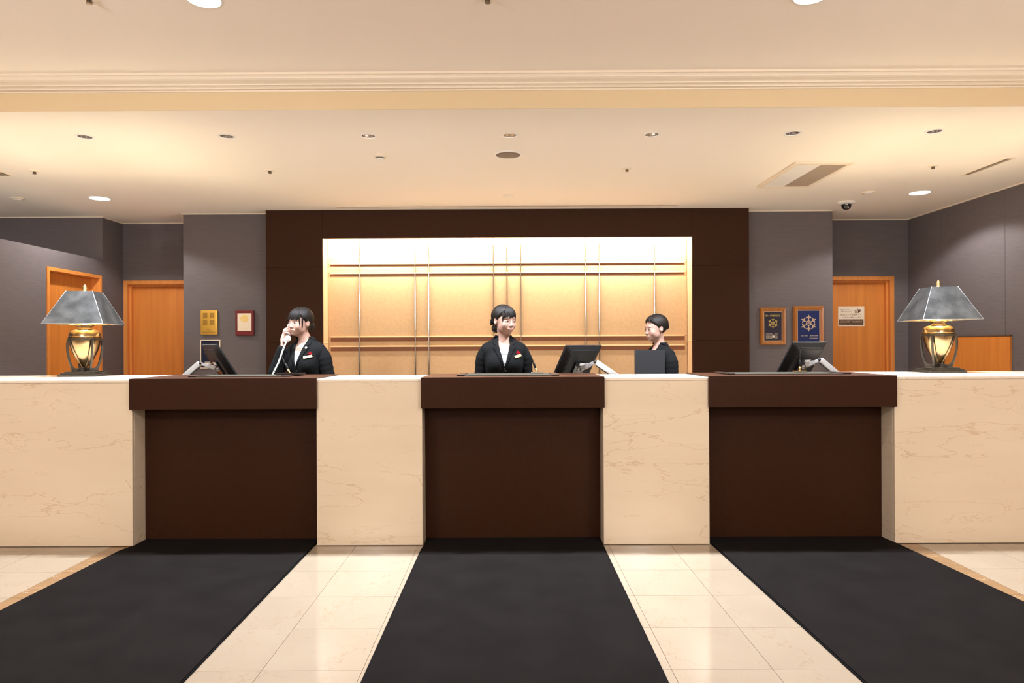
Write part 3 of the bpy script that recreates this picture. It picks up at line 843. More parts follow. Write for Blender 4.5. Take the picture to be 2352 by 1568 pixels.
# white framed dark blue certificate behind the left monitor
r, hw, hh = wall_thing('blue_certificate', 461, 780.5, 507, 845.5, YP, 'dark blue certificate in a thin white frame behind the left monitor', 'framed award')
b = BM(); e = 0.009
for q in ((-hw, hw, hh - e, hh), (-hw, hw, -hh, -hh + e), (-hw, -hw + e, -hh + e, hh - e), (hw - e, hw, -hh + e, hh - e)): box(b, q[0], q[1], -0.014, 0, q[2], q[3], 0.001)
obj('frame', b, m_paper, r)
b = BM(); box(b, -hw + e, hw - e, -0.008, -0.001, -hh + e, hh - e); obj('board', b, m_navy, r)
snowflake(0.05, m_goldprint2, r, 0.02, -0.008, m_goldprint2)
for zz in (-0.085, -0.10, -0.115):
    b = BM(); box(b, -0.06, 0.06, -0.0092, -0.0078, zz - 0.003, zz + 0.003); obj('text_line', b, m_paper, r)

# security camera notice on the right door
ysign = YB + 0.076
r, hw, hh = wall_thing('security_notice', 1924.5, 703.5, 1985, 749, ysign, 'cream security camera notice on the right orange door', 'sign')
b = BM(); box(b, -hw, hw, -0.004, 0, -hh, hh, 0.001); obj('board', b, m_paper, r)
b = BM(); e = 0.010; w2 = hw - e; h2 = hh - e
for q in ((-w2, w2, h2 - 0.0012, h2), (-w2, -w2 + 0.0012, -hh * 0.2, h2), (w2 - 0.0012, w2, -hh * 0.2, h2)): box(b, q[0], q[1], -0.0048, -0.0035, q[2], q[3])
obj('border', b, m_goldprint2, r)
b = BM(); box(b, -w2, w2, -0.0050, -0.0035, -hh + e * 1.1, -hh * 0.30, 0.0004); obj('dark_band', b, m_signbrown, r)
text('lettering', 'THESE PREMISES PROTECTED BY', 0.011, m_paper, r, (0, -0.0054, -hh * 0.385), width=w2 * 1.86)
text('lettering', 'SECURITY  CAMERAS', 0.020, m_paper, r, (0, -0.0054, -hh * 0.56), width=w2 * 1.72)
text('lettering', 'Thank you for your cooperation', 0.012, m_paper, r, (0, -0.0054, -hh * 0.755), width=w2 * 1.86)
text('lettering', '\u9632\u72af\u306e\u305f\u3081\u306b', 0.016, m_signbrown, r, (-w2 * 0.48, -0.0044, hh * 0.64), width=w2 * 0.80)
text('lettering', '\u3054\u7406\u89e3\u3054\u5354\u529b\u304f\u3060\u3055\u3044', 0.016, m_signbrown, r, (-w2 * 0.42, -0.0044, hh * 0.45), width=w2 * 0.95)
text('lettering', '\u9632\u72af\u30ab\u30e1\u30e9\u4f5c\u52d5\u4e2d\u3067\u3059', 0.023, m_signbrown, r, (0, -0.0044, hh * 0.15), width=w2 * 1.72)
text('lettering', '\u3054\u5354\u529b\u304a\u9858\u3044\u3057\u307e\u3059', 0.017, m_signbrown, r, (w2 * 0.06, -0.0044, -hh * 0.12), width=w2 * 1.55)
b = BM()
cx, cz = w2 * 0.55, hh * 0.50
prism(b, [(cx - 0.038, -0.0035, cz + 0.016), (cx + 0.030, -0.0035, cz + 0.022), (cx + 0.030, -0.0035, cz + 0.000), (cx + 0.002, -0.0035, cz - 0.022), (cx - 0.034, -0.0035, cz - 0.020)], (0, -0.0012, 0))
box(b, cx - 0.002, cx + 0.002, -0.0047, -0.0035, cz + 0.018, cz + 0.036); obj('camera_drawing', b, m_signbrown, r)
b = BM(); prism(b, [(cx - 0.032, -0.0046, cz + 0.011), (cx - 0.002, -0.0046, cz + 0.011), (cx + 0.000, -0.0046, cz - 0.017), (cx - 0.029, -0.0046, cz - 0.015)], (0, -0.0006, 0)); obj('camera_face', b, m_paper, r)
b = BM(); lathe(b, [(0.0035, 0), (0.008, 0), (0.008, 0.0006), (0.0035, 0.0006)], seg=20, closed=True); b.transform(Matrix.Translation((cx - 0.015, -0.0052, cz - 0.003)) @ Matrix.Rotation(PI / 2, 4, 'X')); obj('camera_lens', b, m_signbrown, r)

# ------------------------------------------------------------------ table lamps
def table_lamp():
    r = empty('table_lamp')
    b = BM()
    for hwid, z0, z1 in ((0.128, 0.0, 0.018), (0.116, 0.018, 0.027), (0.098, 0.027, 0.036)):
        box(b, -hwid, hwid, -hwid, hwid, z0, z1, 0.003)
    obj('base', b, m_bronze, r)
    _o = catmull([(0.116, 0, 0.272), (0.122, 0, 0.235), (0.122, 0, 0.185), (0.114, 0, 0.130), (0.100, 0, 0.080), (0.087, 0, 0.036)], 4)
    _i = catmull([(0.0, 0, 0.058), (0.03, 0, 0.062), (0.060, 0, 0.058), (0.082, 0, 0.076), (0.098, 0, 0.120), (0.107, 0, 0.175), (0.110, 0, 0.230), (0.111, 0, 0.272)], 4)
    arm = [(v.x, v.z) for v in _o] + [(0.0, 0.036)] + [(v.x, v.z) for v in _i]
    for k in range(4):
        a = PI / 4 + k * PI / 2
        u = Vector((math.cos(a), math.sin(a), 0)); v = Vector((-math.sin(a), math.cos(a), 0))
        b = BM(); prism(b, [u * p + Vector((0, 0, z)) - v * 0.006 for p, z in arm], v * 0.012); obj('cradle_arm', b, m_bronze, r)
    b = BM(); lathe(b, [(0.105, 0.262), (0.112, 0.262), (0.112, 0.275), (0.105, 0.275)], seg=48, closed=True); obj('cradle_ring', b, m_bronze, r, angle=40)
    urn = [(0.0, 0.060), (0.014, 0.062), (0.022, 0.074), (0.042, 0.100), (0.062, 0.135), (0.082, 0.180), (0.096, 0.225), (0.1035, 0.262), (0.104, 0.278), (0.107, 0.281), (0.107, 0.285), (0.103, 0.288),
           (0.101, 0.305), (0.094, 0.322), (0.078, 0.334), (0.056, 0.340), (0.046, 0.344), (0.043, 0.352), (0.046, 0.360), (0.058, 0.365), (0.061, 0.370), (0.056, 0.377), (0.030, 0.390), (0.012, 0.394), (0.0, 0.394)]
    b = BM(); lathe(b, urn, seg=56); obj('urn', b, m_brass, r, angle=35)
    b = BM(); lathe(b, [(0.008, 0.39), (0.008, 0.622), (0.0, 0.622)], seg=14); obj('stem', b, m_brass2, r, True)
    for s in (-1, 1):
        b = BM(); ellipsoid(b, (s * 0.045, 0, 0.535), (0.022, 0.022, 0.035), 16, 10); obj('bulb', b, m_tablebulb, r, True)
        b = BM(); tube(b, [(0, 0, 0.46), (s * 0.03, 0, 0.465), (s * 0.045, 0, 0.50)], 0.008, 10); obj('bulb_arm', b, m_brass2, r, True)
    zb, zt, hb, ht = 0.378, 0.615, 0.198, 0.088
    b = BM(); b2 = BM()
    ring = lambda h, z: [Vector((x * h, y * h, z)) for x, y in ((-1, -1), (1, -1), (1, 1), (-1, 1))]
    for bb, sh, mm in ((b, 0.0, 0), (b2, 0.004, 1)):
        A, B_ = ring(hb - sh, zb), ring(ht - sh, zt - sh)
        for k in range(4):
            bb.faces.new([bb.verts.new(q) for q in (A[k], A[(k + 1) % 4], B_[(k + 1) % 4], B_[k])])
    s_ = obj('shade', b, m_shade, r)
    obj('shade_lining', b2, m_shade_in, s_)
    for k in range(4):
        b = BM(); tube(b, [ring(hb, zb)[k], ring(ht, zt)[k]], 0.0022, 8); obj('corner_bead', b, m_bead, s_, True)
    b = BM()
    R0 = ring(hb, zb)
    for k in range(4): tube(b, [R0[k], R0[(k + 1) % 4]], 0.0018, 8)
    obj('rim', b, m_bead, s_, True)
    b = BM(); lathe(b, [(0.0, 0.606), (0.034, 0.608), (0.034, 0.612), (0.020, 0.614), (0.020, 0.622), (0.013, 0.628), (0.016, 0.640), (0.014, 0.652), (0.008, 0.664), (0.0, 0.670)], seg=24); obj('finial', b, m_brass2, r, True)
    b = BM()
    for dx, dy in ((1, 0), (0, 1)): tube(b, [(-dx * 0.087, -dy * 0.087, 0.610), (dx * 0.087, dy * 0.087, 0.610)], 0.0022, 8)
    obj('shade_spider', b, m_brass2, r, True)
    return r


tl = table_lamp()
tl.location = (-3.085, 4.975, ZT); tl.rotation_euler = (0, 0, math.radians(9))
tag(tl, 'brass urn table lamp on the left marble pedestal, before the left doors', 'lamp', 'brass urn table lamps')
tr = dup(tl); tr.location = (3.135, 4.975, ZT); tr.rotation_euler = (0, 0, math.radians(-6))
tag(tr, 'brass urn table lamp on the right marble pedestal', 'lamp', 'brass urn table lamps')
for o_ in (tl, tr):
    l = bpy.data.lights.new('table_lamp_light', 'POINT'); l.energy = P_SHADE; l.color = (1.0, 0.80, 0.52); l.shadow_soft_size = 0.05
    lo_ = bpy.data.objects.new('table_lamp_light', l); COL.objects.link(lo_); lo_.location = (o_.location.x, o_.location.y, ZT + 0.55)

# ------------------------------------------------------------------ monitors on swing arms
def monitor(top_px, d_top, phi, tilt, joint_px, elbow_px, foot_px, dj, label, ymount):
    Wm, Hm = 0.375, 0.315
    top = at_y(*top_px, d_top)
    foot = at_y(*foot_px, dj)
    r = empty('computer_monitor', (foot.x, ymount, 1.0)); tag(r, label, 'monitor', 'black monitors on silver swing arms')
    Mx = Matrix.Translation(top) @ Matrix.Rotation(math.radians(phi), 4, 'Z') @ Matrix.Rotation(math.radians(tilt), 4, 'X')
    b = BM(); box(b, -Wm / 2, Wm / 2, 0.0, 0.014, -Hm, 0, 0.003); b.transform(Mx); wobj('bezel', b, m_black, r)
    b = BM()
    A = [(-Wm / 2 + 0.006, 0.0, -0.006), (Wm / 2 - 0.006, 0.0, -0.006), (Wm / 2 - 0.006, 0.0, -Hm + 0.006), (-Wm / 2 + 0.006, 0.0, -Hm + 0.006)]
    B_ = [(-Wm / 2 + 0.05, -0.026, -0.045), (Wm / 2 - 0.05, -0.026, -0.045), (Wm / 2 - 0.05, -0.030, -Hm + 0.03), (-Wm / 2 + 0.05, -0.030, -Hm + 0.03)]
    va = [b.verts.new(p) for p in A]; vb = [b.verts.new(p) for p in B_]
    for k in range(4): b.faces.new((va[k], va[(k + 1) % 4], vb[(k + 1) % 4], vb[k]))
    b.faces.new(vb); bmesh.ops.bevel(b, geom=[e for e in b.edges if len(e.link_faces) == 2], offset=0.006, segments=2, affect='EDGES')
    b.transform(Mx); wobj('back_shell', b, m_black, r)
    b = BM(); box(b, -Wm / 2 + 0.014, Wm / 2 - 0.014, 0.013, 0.0155, -Hm + 0.018, -0.014); b.transform(Mx); wobj('screen', b, m_screen, r)
    b = BM(); box(b, -0.11, 0.11, -0.022, -0.012, -0.036, -0.031); b.transform(Mx); wobj('vent_slot', b, m_black, r)
    b = BM(); box(b, -0.055, 0.055, -0.040, -0.026, -0.235, -0.125, 0.004); b.transform(Mx); wobj('mount_plate', b, m_black2, r)
    b = BM(); box(b, -0.015, 0.040, -0.0412, -0.0395, -0.148, -0.128); b.transform(Mx); wobj('paper_label', b, m_white, r)
    J0 = Mx @ Vector((0, -0.040, -0.185)); E = at_y(*elbow_px, dj); Fo = foot
    b = BM(); ellipsoid(b, J0, (0.017, 0.017, 0.017), 14, 10); wobj('swivel_joint', b, m_alu, r, True)
    J = J0 + (E - J0) * 0.15
    d = (E - J).normalized(); up = Vector((0, 0, 1)); sd = d.cross(up).normalized(); up2 = sd.cross(d)

    def beam(p0, p1, w, h, bev=0.004):
        b = BM(); dd = (p1 - p0); L = dd.length; x = dd.normalized(); y = x.cross(Vector((0, 0, 1))).normalized(); z = x.cross(y) * -1
        z = y.cross(x) * -1
        Mb = Matrix(((x.x, y.x, z.x, p0.x), (x.y, y.y, z.y, p0.y), (x.z, y.z, z.z, p0.z), (0, 0, 0, 1)))
        box(b, 0, L, -w / 2, w / 2, -h / 2, h / 2, bev); b.transform(Mb); return b
    wobj('front_link', beam(J, J + d * ((E - J).length * 0.55), 0.030, 0.032), m_alu, r)
    for s in (-1, 1):
        o_ = sd * (s * 0.013)
        wobj('fork', beam(J + d * ((E - J).length * 0.5) + o_, E + o_, 0.007, 0.022, 0.002), m_alu, r)
    b = BM(); tube(b, [E - sd * 0.022, E + sd * 0.022], 0.009, 14); wobj('pivot', b, m_black, r, True)
    wobj('rear_link', beam(E, Fo, 0.034, 0.040, 0.006), m_alu, r)
    lo = beam(E + Vector((0, 0.003, -0.021)), Fo + Vector((0, 0.003, -0.021)), 0.026, 0.016, 0.003); wobj('cable_cover', lo, m_black, r)
    b = BM(); tube(b, [Vector((Fo.x, Fo.y, Fo.z + 0.01)), Vector((Fo.x, Fo.y, 1.0))], 0.017, 16); wobj('post', b, m_alu, r, True)
    b = BM(); box(b, Fo.x - 0.03, Fo.x + 0.03, ymount, Fo.y + 0.02, 1.0, 1.035, 0.003); wobj('clamp', b, m_black, r)
    return r


monitor((479, 792), 5.02, -51, 32.0, (487, 835), (459, 834), (420, 868), 5.0, 'black monitor on the left desk, seen steeply from its right edge', 4.927)
monitor((1343, 793.5), 5.02, 40, 31.5, (1340, 832), (1369, 831), (1424, 869), 4.97, 'black monitor beside the smiling receptionist at the middle desk', 4.902)
monitor((1862, 786.3), 5.02, 29, 32.0, (1853, 833), (1884, 826), (1922, 858), 5.0, 'black monitor on the right desk, below the blue award', 4.927)

# ------------------------------------------------------------------ small things on the desks
ZD = 1.0745


def desk_pad(x0, x1, y0, y1, label):
    r = empty('desk_pad', ((x0 + x1) / 2, (y0 + y1) / 2, ZD)); tag(r, label, 'desk pad', 'leather writing pads on the desks')
    b = BM(); box(b, x0 + 0.002, x1 - 0.002, y0, y1, ZD, ZD + 0.005, 0.001); wobj('felt', b, m_leather2, r)
    for xa, xb in ((x0, x0 + 0.05), (x1 - 0.05, x1)):
        b = BM(); box(b, xa, xb, y0 - 0.002, y1 + 0.002, ZD + 0.0005, ZD + 0.009, 0.002); wobj('leather_end', b, m_leather, r)


desk_pad(-0.335, 0.34, 4.50, 4.84, 'leather ended writing pad before the smiling receptionist')
desk_pad(-2.12, -1.45, 4.52, 4.84, 'leather ended writing pad before the receptionist on the telephone')
desk_pad(1.46, 2.28, 4.54, 4.84, 'leather ended writing pad on the right desk')


def pen_stand(px, py, y, zbase, tip, base_m, label):
    p = at_y(px, py, y)
    r = empty('pen_stand', (p.x, y, zbase)); tag(r, label, 'pen stand', 'desk pens in metal stands')
    b = BM(); box(b, -0.042, 0.042, -0.022, 0.022, 0, 0.010, 0.003); obj('base', b, base_m, r)
    b = BM(); box(b, -0.044, 0.044, -0.024, 0.024, 0.0, 0.004, 0.001); obj('base_rim', b, m_black2, r)
    t = Vector(tip).normalized()
    b = BM(); tube(b, [Vector((0, 0, 0.008)), t * 0.014 + Vector((0, 0, 0.004)), t * 0.034], [0.005, 0.004, 0.009], 14); obj('socket', b, m_brass2, r, True)
    b = BM(); tube(b, [t * 0.024, t * 0.065, t * 0.072, t * 0.085], [0.006, 0.0085, 0.0085, 0.006], 14); obj('pen_barrel', b, m_black, r, True)
    b = BM(); tube(b, [t * 0.084, t * 0.120, t * 0.158], [0.006, 0.0042, 0.0015], 12); obj('pen_tail', b, m_black, r, True)
    return r


pen_stand(1234, 855, 4.80, ZD + 0.005, (-0.36, 0.05, 1), m_chrome, 'desk pen leaning left in a silver base, beside the smiling receptionist')
pen_stand(667, 855, 4.80, ZD + 0.005, (-0.50, 0.05, 1), m_brass2, 'desk pen leaning left in a gold base, before the receptionist on the telephone')
pen_stand(1837, 850, 4.80, ZD + 0.005, (0.03, 0.0, 1), m_brass2, 'upright desk pen in a gold base, before the right monitor')
# shallow leather tray
r = empty('leather_tray', (-1.495, 4.70, ZD + 0.005)); tag(r, 'small dark leather tray before the receptionist on the telephone', 'tray')
b = BM(); box(b, -0.082, 0.082, -0.07, 0.07, 0, 0.005, 0.001); obj('bottom', b, m_leather, r)
for q in ((-0.082, 0.082, -0.07, -0.064), (-0.082, 0.082, 0.064, 0.07), (-0.082, -0.076, -0.064, 0.064), (0.076, 0.082, -0.064, 0.064)):
    b = BM(); box(b, *q, 0.004, 0.013, 0.001); obj('rim', b, m_leather, r)

# ------------------------------------------------------------------ people
def sm(a, b, k):
    h = np.clip(0.5 + 0.5 * (b - a) / k, 0, 1)
    return b + (a - b) * h - k * h * (1 - h)


def smsub(a, b, k):                                     # a minus b
    return -sm(-a, b, k)


def s_ell(p, c, r):
    r = np.asarray(r, float); q = (p - np.asarray(c, float)) / r
    k0 = np.linalg.norm(q, axis=-1); k1 = np.linalg.norm(q / r, axis=-1)
    return k0 * (k0 - 1.0) / np.maximum(k1, 1e-9)


def s_cap(p, a, c, ra, rb):
    a = np.asarray(a, float); c = np.asarray(c, float); pa = p - a; ba = c - a
    h = np.clip((pa @ ba) / (ba @ ba), 0, 1)
    return np.linalg.norm(pa - h[..., None] * ba, axis=-1) - (ra + (rb - ra) * h)


def head_sdf(p, fine=True):
    """head in its own frame: face towards -y, chin at z=-0.108, crown at +0.107"""
    d = s_ell(p, (0, 0.014, 0.030), (0.074, 0.089, 0.077))
    d = sm(d, s_ell(p, (0, -0.022, -0.018), (0.0640, 0.062, 0.076)), 0.03)
    d = sm(d, s_ell(p, (0, -0.036, -0.060), (0.0425, 0.042, 0.045)), 0.025)
    d = sm(d, s_ell(p, (0, -0.062, -0.091), (0.015, 0.015, 0.0155)), 0.022)
    for s in (-1, 1):
        d = sm(d, s_ell(p, (s * 0.040, -0.056, -0.034), (0.022, 0.020, 0.024)), 0.02)          # cheeks
        d = sm(d, s_ell(p, (s * 0.040, -0.014, -0.058), (0.013, 0.026, 0.020)), 0.03)          # jaw
        d = smsub(d, s_ell(p, (s * 0.0315, -0.094, -0.005), (0.017, 0.013, 0.0105)), 0.012)    # sockets
        d = sm(d, s_ell(p, (s * 0.0315, -0.0685, -0.006), (0.0155, 0.0125, 0.0105)), 0.006)    # lids
        d = sm(d, s_ell(p, (s * 0.026, -0.074, 0.016), (0.022, 0.008, 0.006)), 0.012)          # brow
    d = sm(d, s_cap(p, (0, -0.074, 0.006), (0, -0.090, -0.034), 0.0072, 0.0095), 0.012)        # nose
    d = sm(d, s_ell(p, (0, -0.092, -0.037), (0.0105, 0.010, 0.009)), 0.006)
    for s in (-1, 1):
        d = sm(d, s_ell(p, (s * 0.0115, -0.083, -0.040), (0.0075, 0.009, 0.0065)), 0.005)
    d = sm(d, s_ell(p, (0, -0.0755, -0.064), (0.026, 0.011, 0.015)), 0.010)                     # mouth mound
    d = sm(d, s_ell(p, (0, -0.0850, -0.0615), (0.0195, 0.0050, 0.0042)), 0.004)
    d = sm(d, s_ell(p, (0, -0.0835, -0.0705), (0.0165, 0.0055, 0.0050)), 0.004)
    d = smsub(d, s_ell(p, (0, -0.0905, -0.0660), (0.021, 0.006, 0.0013)), 0.0025)
    if fine:
        for s in (-1, 1):
            e = s_ell(p, (s * 0.0720, 0.012, -0.010), (0.0115, 0.017, 0.028))
            e = smsub(e, s_ell(p, (s * 0.0855, 0.007, -0.005), (0.0105, 0.010, 0.017)), 0.004)
            d = sm(d, e, 0.006)
    return d


def cast(sdf, o, d, tmax=0.5, n=90, it=14):
    """first exit from the solid along rays o+t*d (o inside)"""
    o = np.asarray(o, float); d = np.asarray(d, float)
    o = np.broadcast_to(o, d.shape)
    ts = np.linspace(0.004, tmax, n)
    t0 = np.zeros(len(d)); t1 = np.full(len(d), tmax); done = np.zeros(len(d), bool)
    for a, b_ in zip(ts[:-1], ts[1:]):
        s = sdf(o + d * b_)
        hit = (~done) & (s > 0)
        t0[hit] = a; t1[hit] = b_; done |= hit
        if done.all(): break
    for _ in range(it):
        m = 0.5 * (t0 + t1); s = sdf(o + d * m[:, None]) > 0
        t1 = np.where(s, m, t1); t0 = np.where(s, t0, m)
    return o + d * (0.5 * (t0 + t1))[:, None]


def front(sdf, X, Z, y0=-0.4, n=70):
    """sphere trace towards +y onto the front of the solid"""
    X = np.asarray(X, float); Z = np.asarray(Z, float)
    y = np.full(X.shape, y0)
    for _ in range(n):
        s = sdf(np.stack([X, y, Z], -1)); y = y + np.clip(s, -0.02, 0.05) * 0.85
    P = np.stack([X, y, Z], -1); P[np.abs(sdf(P)) > 0.004] = np.nan
    return P


def grad(sdf, p, e=0.0015):
    g = np.stack([sdf(p + np.eye(3)[i] * e) - sdf(p - np.eye(3)[i] * e) for i in range(3)], -1)
    return g / np.maximum(np.linalg.norm(g, axis=-1, keepdims=True), 1e-9)


def azimuths(n, a=0.55):
    s = np.arange(n) / n
    return -PI / 2 + 2 * PI * s - a * np.sin(2 * PI * s)


def dirs(az, el):
    return np.stack([np.cos(az) * np.cos(el), np.sin(az) * np.cos(el), np.full_like(az, np.sin(el)) if np.isscalar(el) else np.sin(el)], -1)


def torso_sdf(p, hc, Rh, grow=0.0, neck_top=True):
    g = grow
    d = s_ell(p, (0, 0.008, 1.165), (0.142 + g, 0.098 + g, 0.150 + g))
    d = sm(d, s_cap(p, (-0.125, 0.012, 1.236), (0.125, 0.012, 1.236), 0.044 + g, 0.044 + g), 0.05)
    for s in (-1, 1):
        d = sm(d, s_cap(p, (s * 0.115, 0.018, 1.252), (s * 0.026, 0.026, 1.315), 0.028 + g, 0.026 + g), 0.03)
        d = sm(d, s_ell(p, (s * 0.064, -0.058, 1.135), (0.060 + g, 0.054 + g, 0.062 + g)), 0.04)
    d = sm(d, s_ell(p, (0, 0.010, 0.995), (0.118 + g, 0.088 + g, 0.170 + g)), 0.06)
    d = sm(d, s_ell(p, (0, 0.016, 0.850), (0.166 + g, 0.122 + g, 0.150 + g)), 0.06)
    top = np.asarray(hc) + Rh @ np.array([0, 0.018, -0.060])
    if not neck_top:
        a = np.array([0, 0.026, 1.27]); top = a + (top - a) * 0.62
    d = sm(d, s_cap(p, (0, 0.026, 1.27), top, 0.046 + g * 0.8, 0.0425 + g * 0.8), 0.022)
    return d


def add_pts(bm, P, mi=0, wrap=False, keep=None):
    """P: rows x cols x 3 array"""
    R, C = P.shape[:2]
    fin = np.isfinite(P).all(-1); keep = fin if keep is None else (keep & fin)
    V = {}
    def v(i, j):
        if (i, j) not in V: V[(i, j)] = bm.verts.new(P[i, j])
        return V[(i, j)]
    for i in range(R - 1):
        for j in range(C if wrap else C - 1):
            j2 = (j + 1) % C
            if keep is None or (keep[i, j] and keep[i, j2] and keep[i + 1, j] and keep[i + 1, j2]):
                f = bm.faces.new((v(i, j), v(i, j2), v(i + 1, j2), v(i + 1, j))); f.material_index = mi; f.smooth = True
    return V


def hand(bm, wrist, knuckle, normal, curl, size=1.0, thumb_side=1, mi=0):
    """relaxed hand: palm from wrist to knuckles, five tapered bent fingers; normal points out of the palm"""
    w = Vector(wrist); k = Vector(knuckle); u = (k - w).normalized(); n = Vector(normal); n = (n - u * n.dot(u)).normalized(); s = u.cross(n) * thumb_side
    k = w + u * 0.085 * size
    tube(bm, [w - u * 0.02, w + u * 0.012, w + u * 0.045 * size, k + u * 0.004], [0.024 * size, 0.027 * size, 0.036 * size, 0.037 * size], 16, 0.46, up=s)
    for i, (off, L, r) in enumerate(((0.027, 0.070, 0.0085), (0.009, 0.078, 0.0088), (-0.009, 0.072, 0.0083), (-0.026, 0.056, 0.0074))):
        p = k + s * (off * size) - u * 0.006; d = u.copy(); pts = [p]
        for seg, fr in enumerate((0.42, 0.32, 0.26)):
            a = curl * (0.75 + 0.1 * i) * (0.7 if seg == 0 else 1.0)
            d = (d * math.cos(a) + n * math.sin(a)).normalized() if seg == 0 else (Matrix.Rotation(a, 3, n.cross(u).normalized() * -1) @ d)
            pts.append(pts[-1] + d * (L * fr * size))
        tube(bm, catmull(pts, 4), [r * size, r * size, r * 0.93 * size, r * 0.72 * size], 10)
    p = w + s * (0.026 * size) + u * 0.018 * size; d = (u * 0.62 + s * 0.70 + n * 0.35).normalized()
    tube(bm, catmull([p, p + d * 0.032 * size, p + d * 0.054 * size + u * 0.010 * size + n * 0.004, p + d * 0.062 * size + u * 0.034 * size + n * 0.010], 4), [0.0125 * size, 0.0105 * size, 0.0098 * size, 0.007 * size], 10)


def grip_hand(bm, wrist, C, axis, out, camdir, size=1.0):
    """hand closed around a bar: C centre of the bar, axis along the bar (little finger to index), out from the bar to the palm, camdir side the fingers wrap"""
    a = Vector(axis).normalized(); o = Vector(out); o = (o - a * o.dot(a)).normalized(); f = a.cross(o)
    if f.dot(Vector(camdir)) < 0: f = -f
    C = Vector(C); R = 0.0245 * size
    kn = C + o * R
    w = Vector(wrist)
    mid = (w + kn) / 2 + o * 0.010
    tube(bm, catmull([w, w + (mid - w) * 0.5, mid, kn + o * 0.004, kn + f * 0.018 + o * 0.002], 4), [0.025 * size, 0.028 * size, 0.034 * size, 0.036 * size, 0.033 * size], 16, 0.50, up=a)
    for i, (off, r) in enumerate(((-0.029, 0.0076), (-0.010, 0.0086), (0.010, 0.0089), (0.029, 0.0086))):
        base = C + a * (off * size)
        pts = [base + (o * math.cos(t) + f * math.sin(t)) * (R + e) for t, e in ((0.25, 0.006), (0.95, 0.007), (1.65, 0.003), (2.35, -0.002), (2.95, -0.006))]
        tube(bm, catmull(pts, 4), [r * 1.05 * size, r * size, r * size, r * 0.92 * size, r * 0.72 * size], 10)
    p = C + o * (R * 0.9) - f * 0.016 + a * 0.012
    pts = [p + o * 0.006 - a * 0.020, p - f * 0.010 + a * 0.006, C - f * (R * 0.98) + o * 0.004 + a * 0.032, C - f * (R * 0.85) - o * 0.004 + a * 0.056]
    tube(bm, catmull(pts, 4), [0.0125 * size, 0.0112 * size, 0.0100 * size, 0.0074 * size], 10)


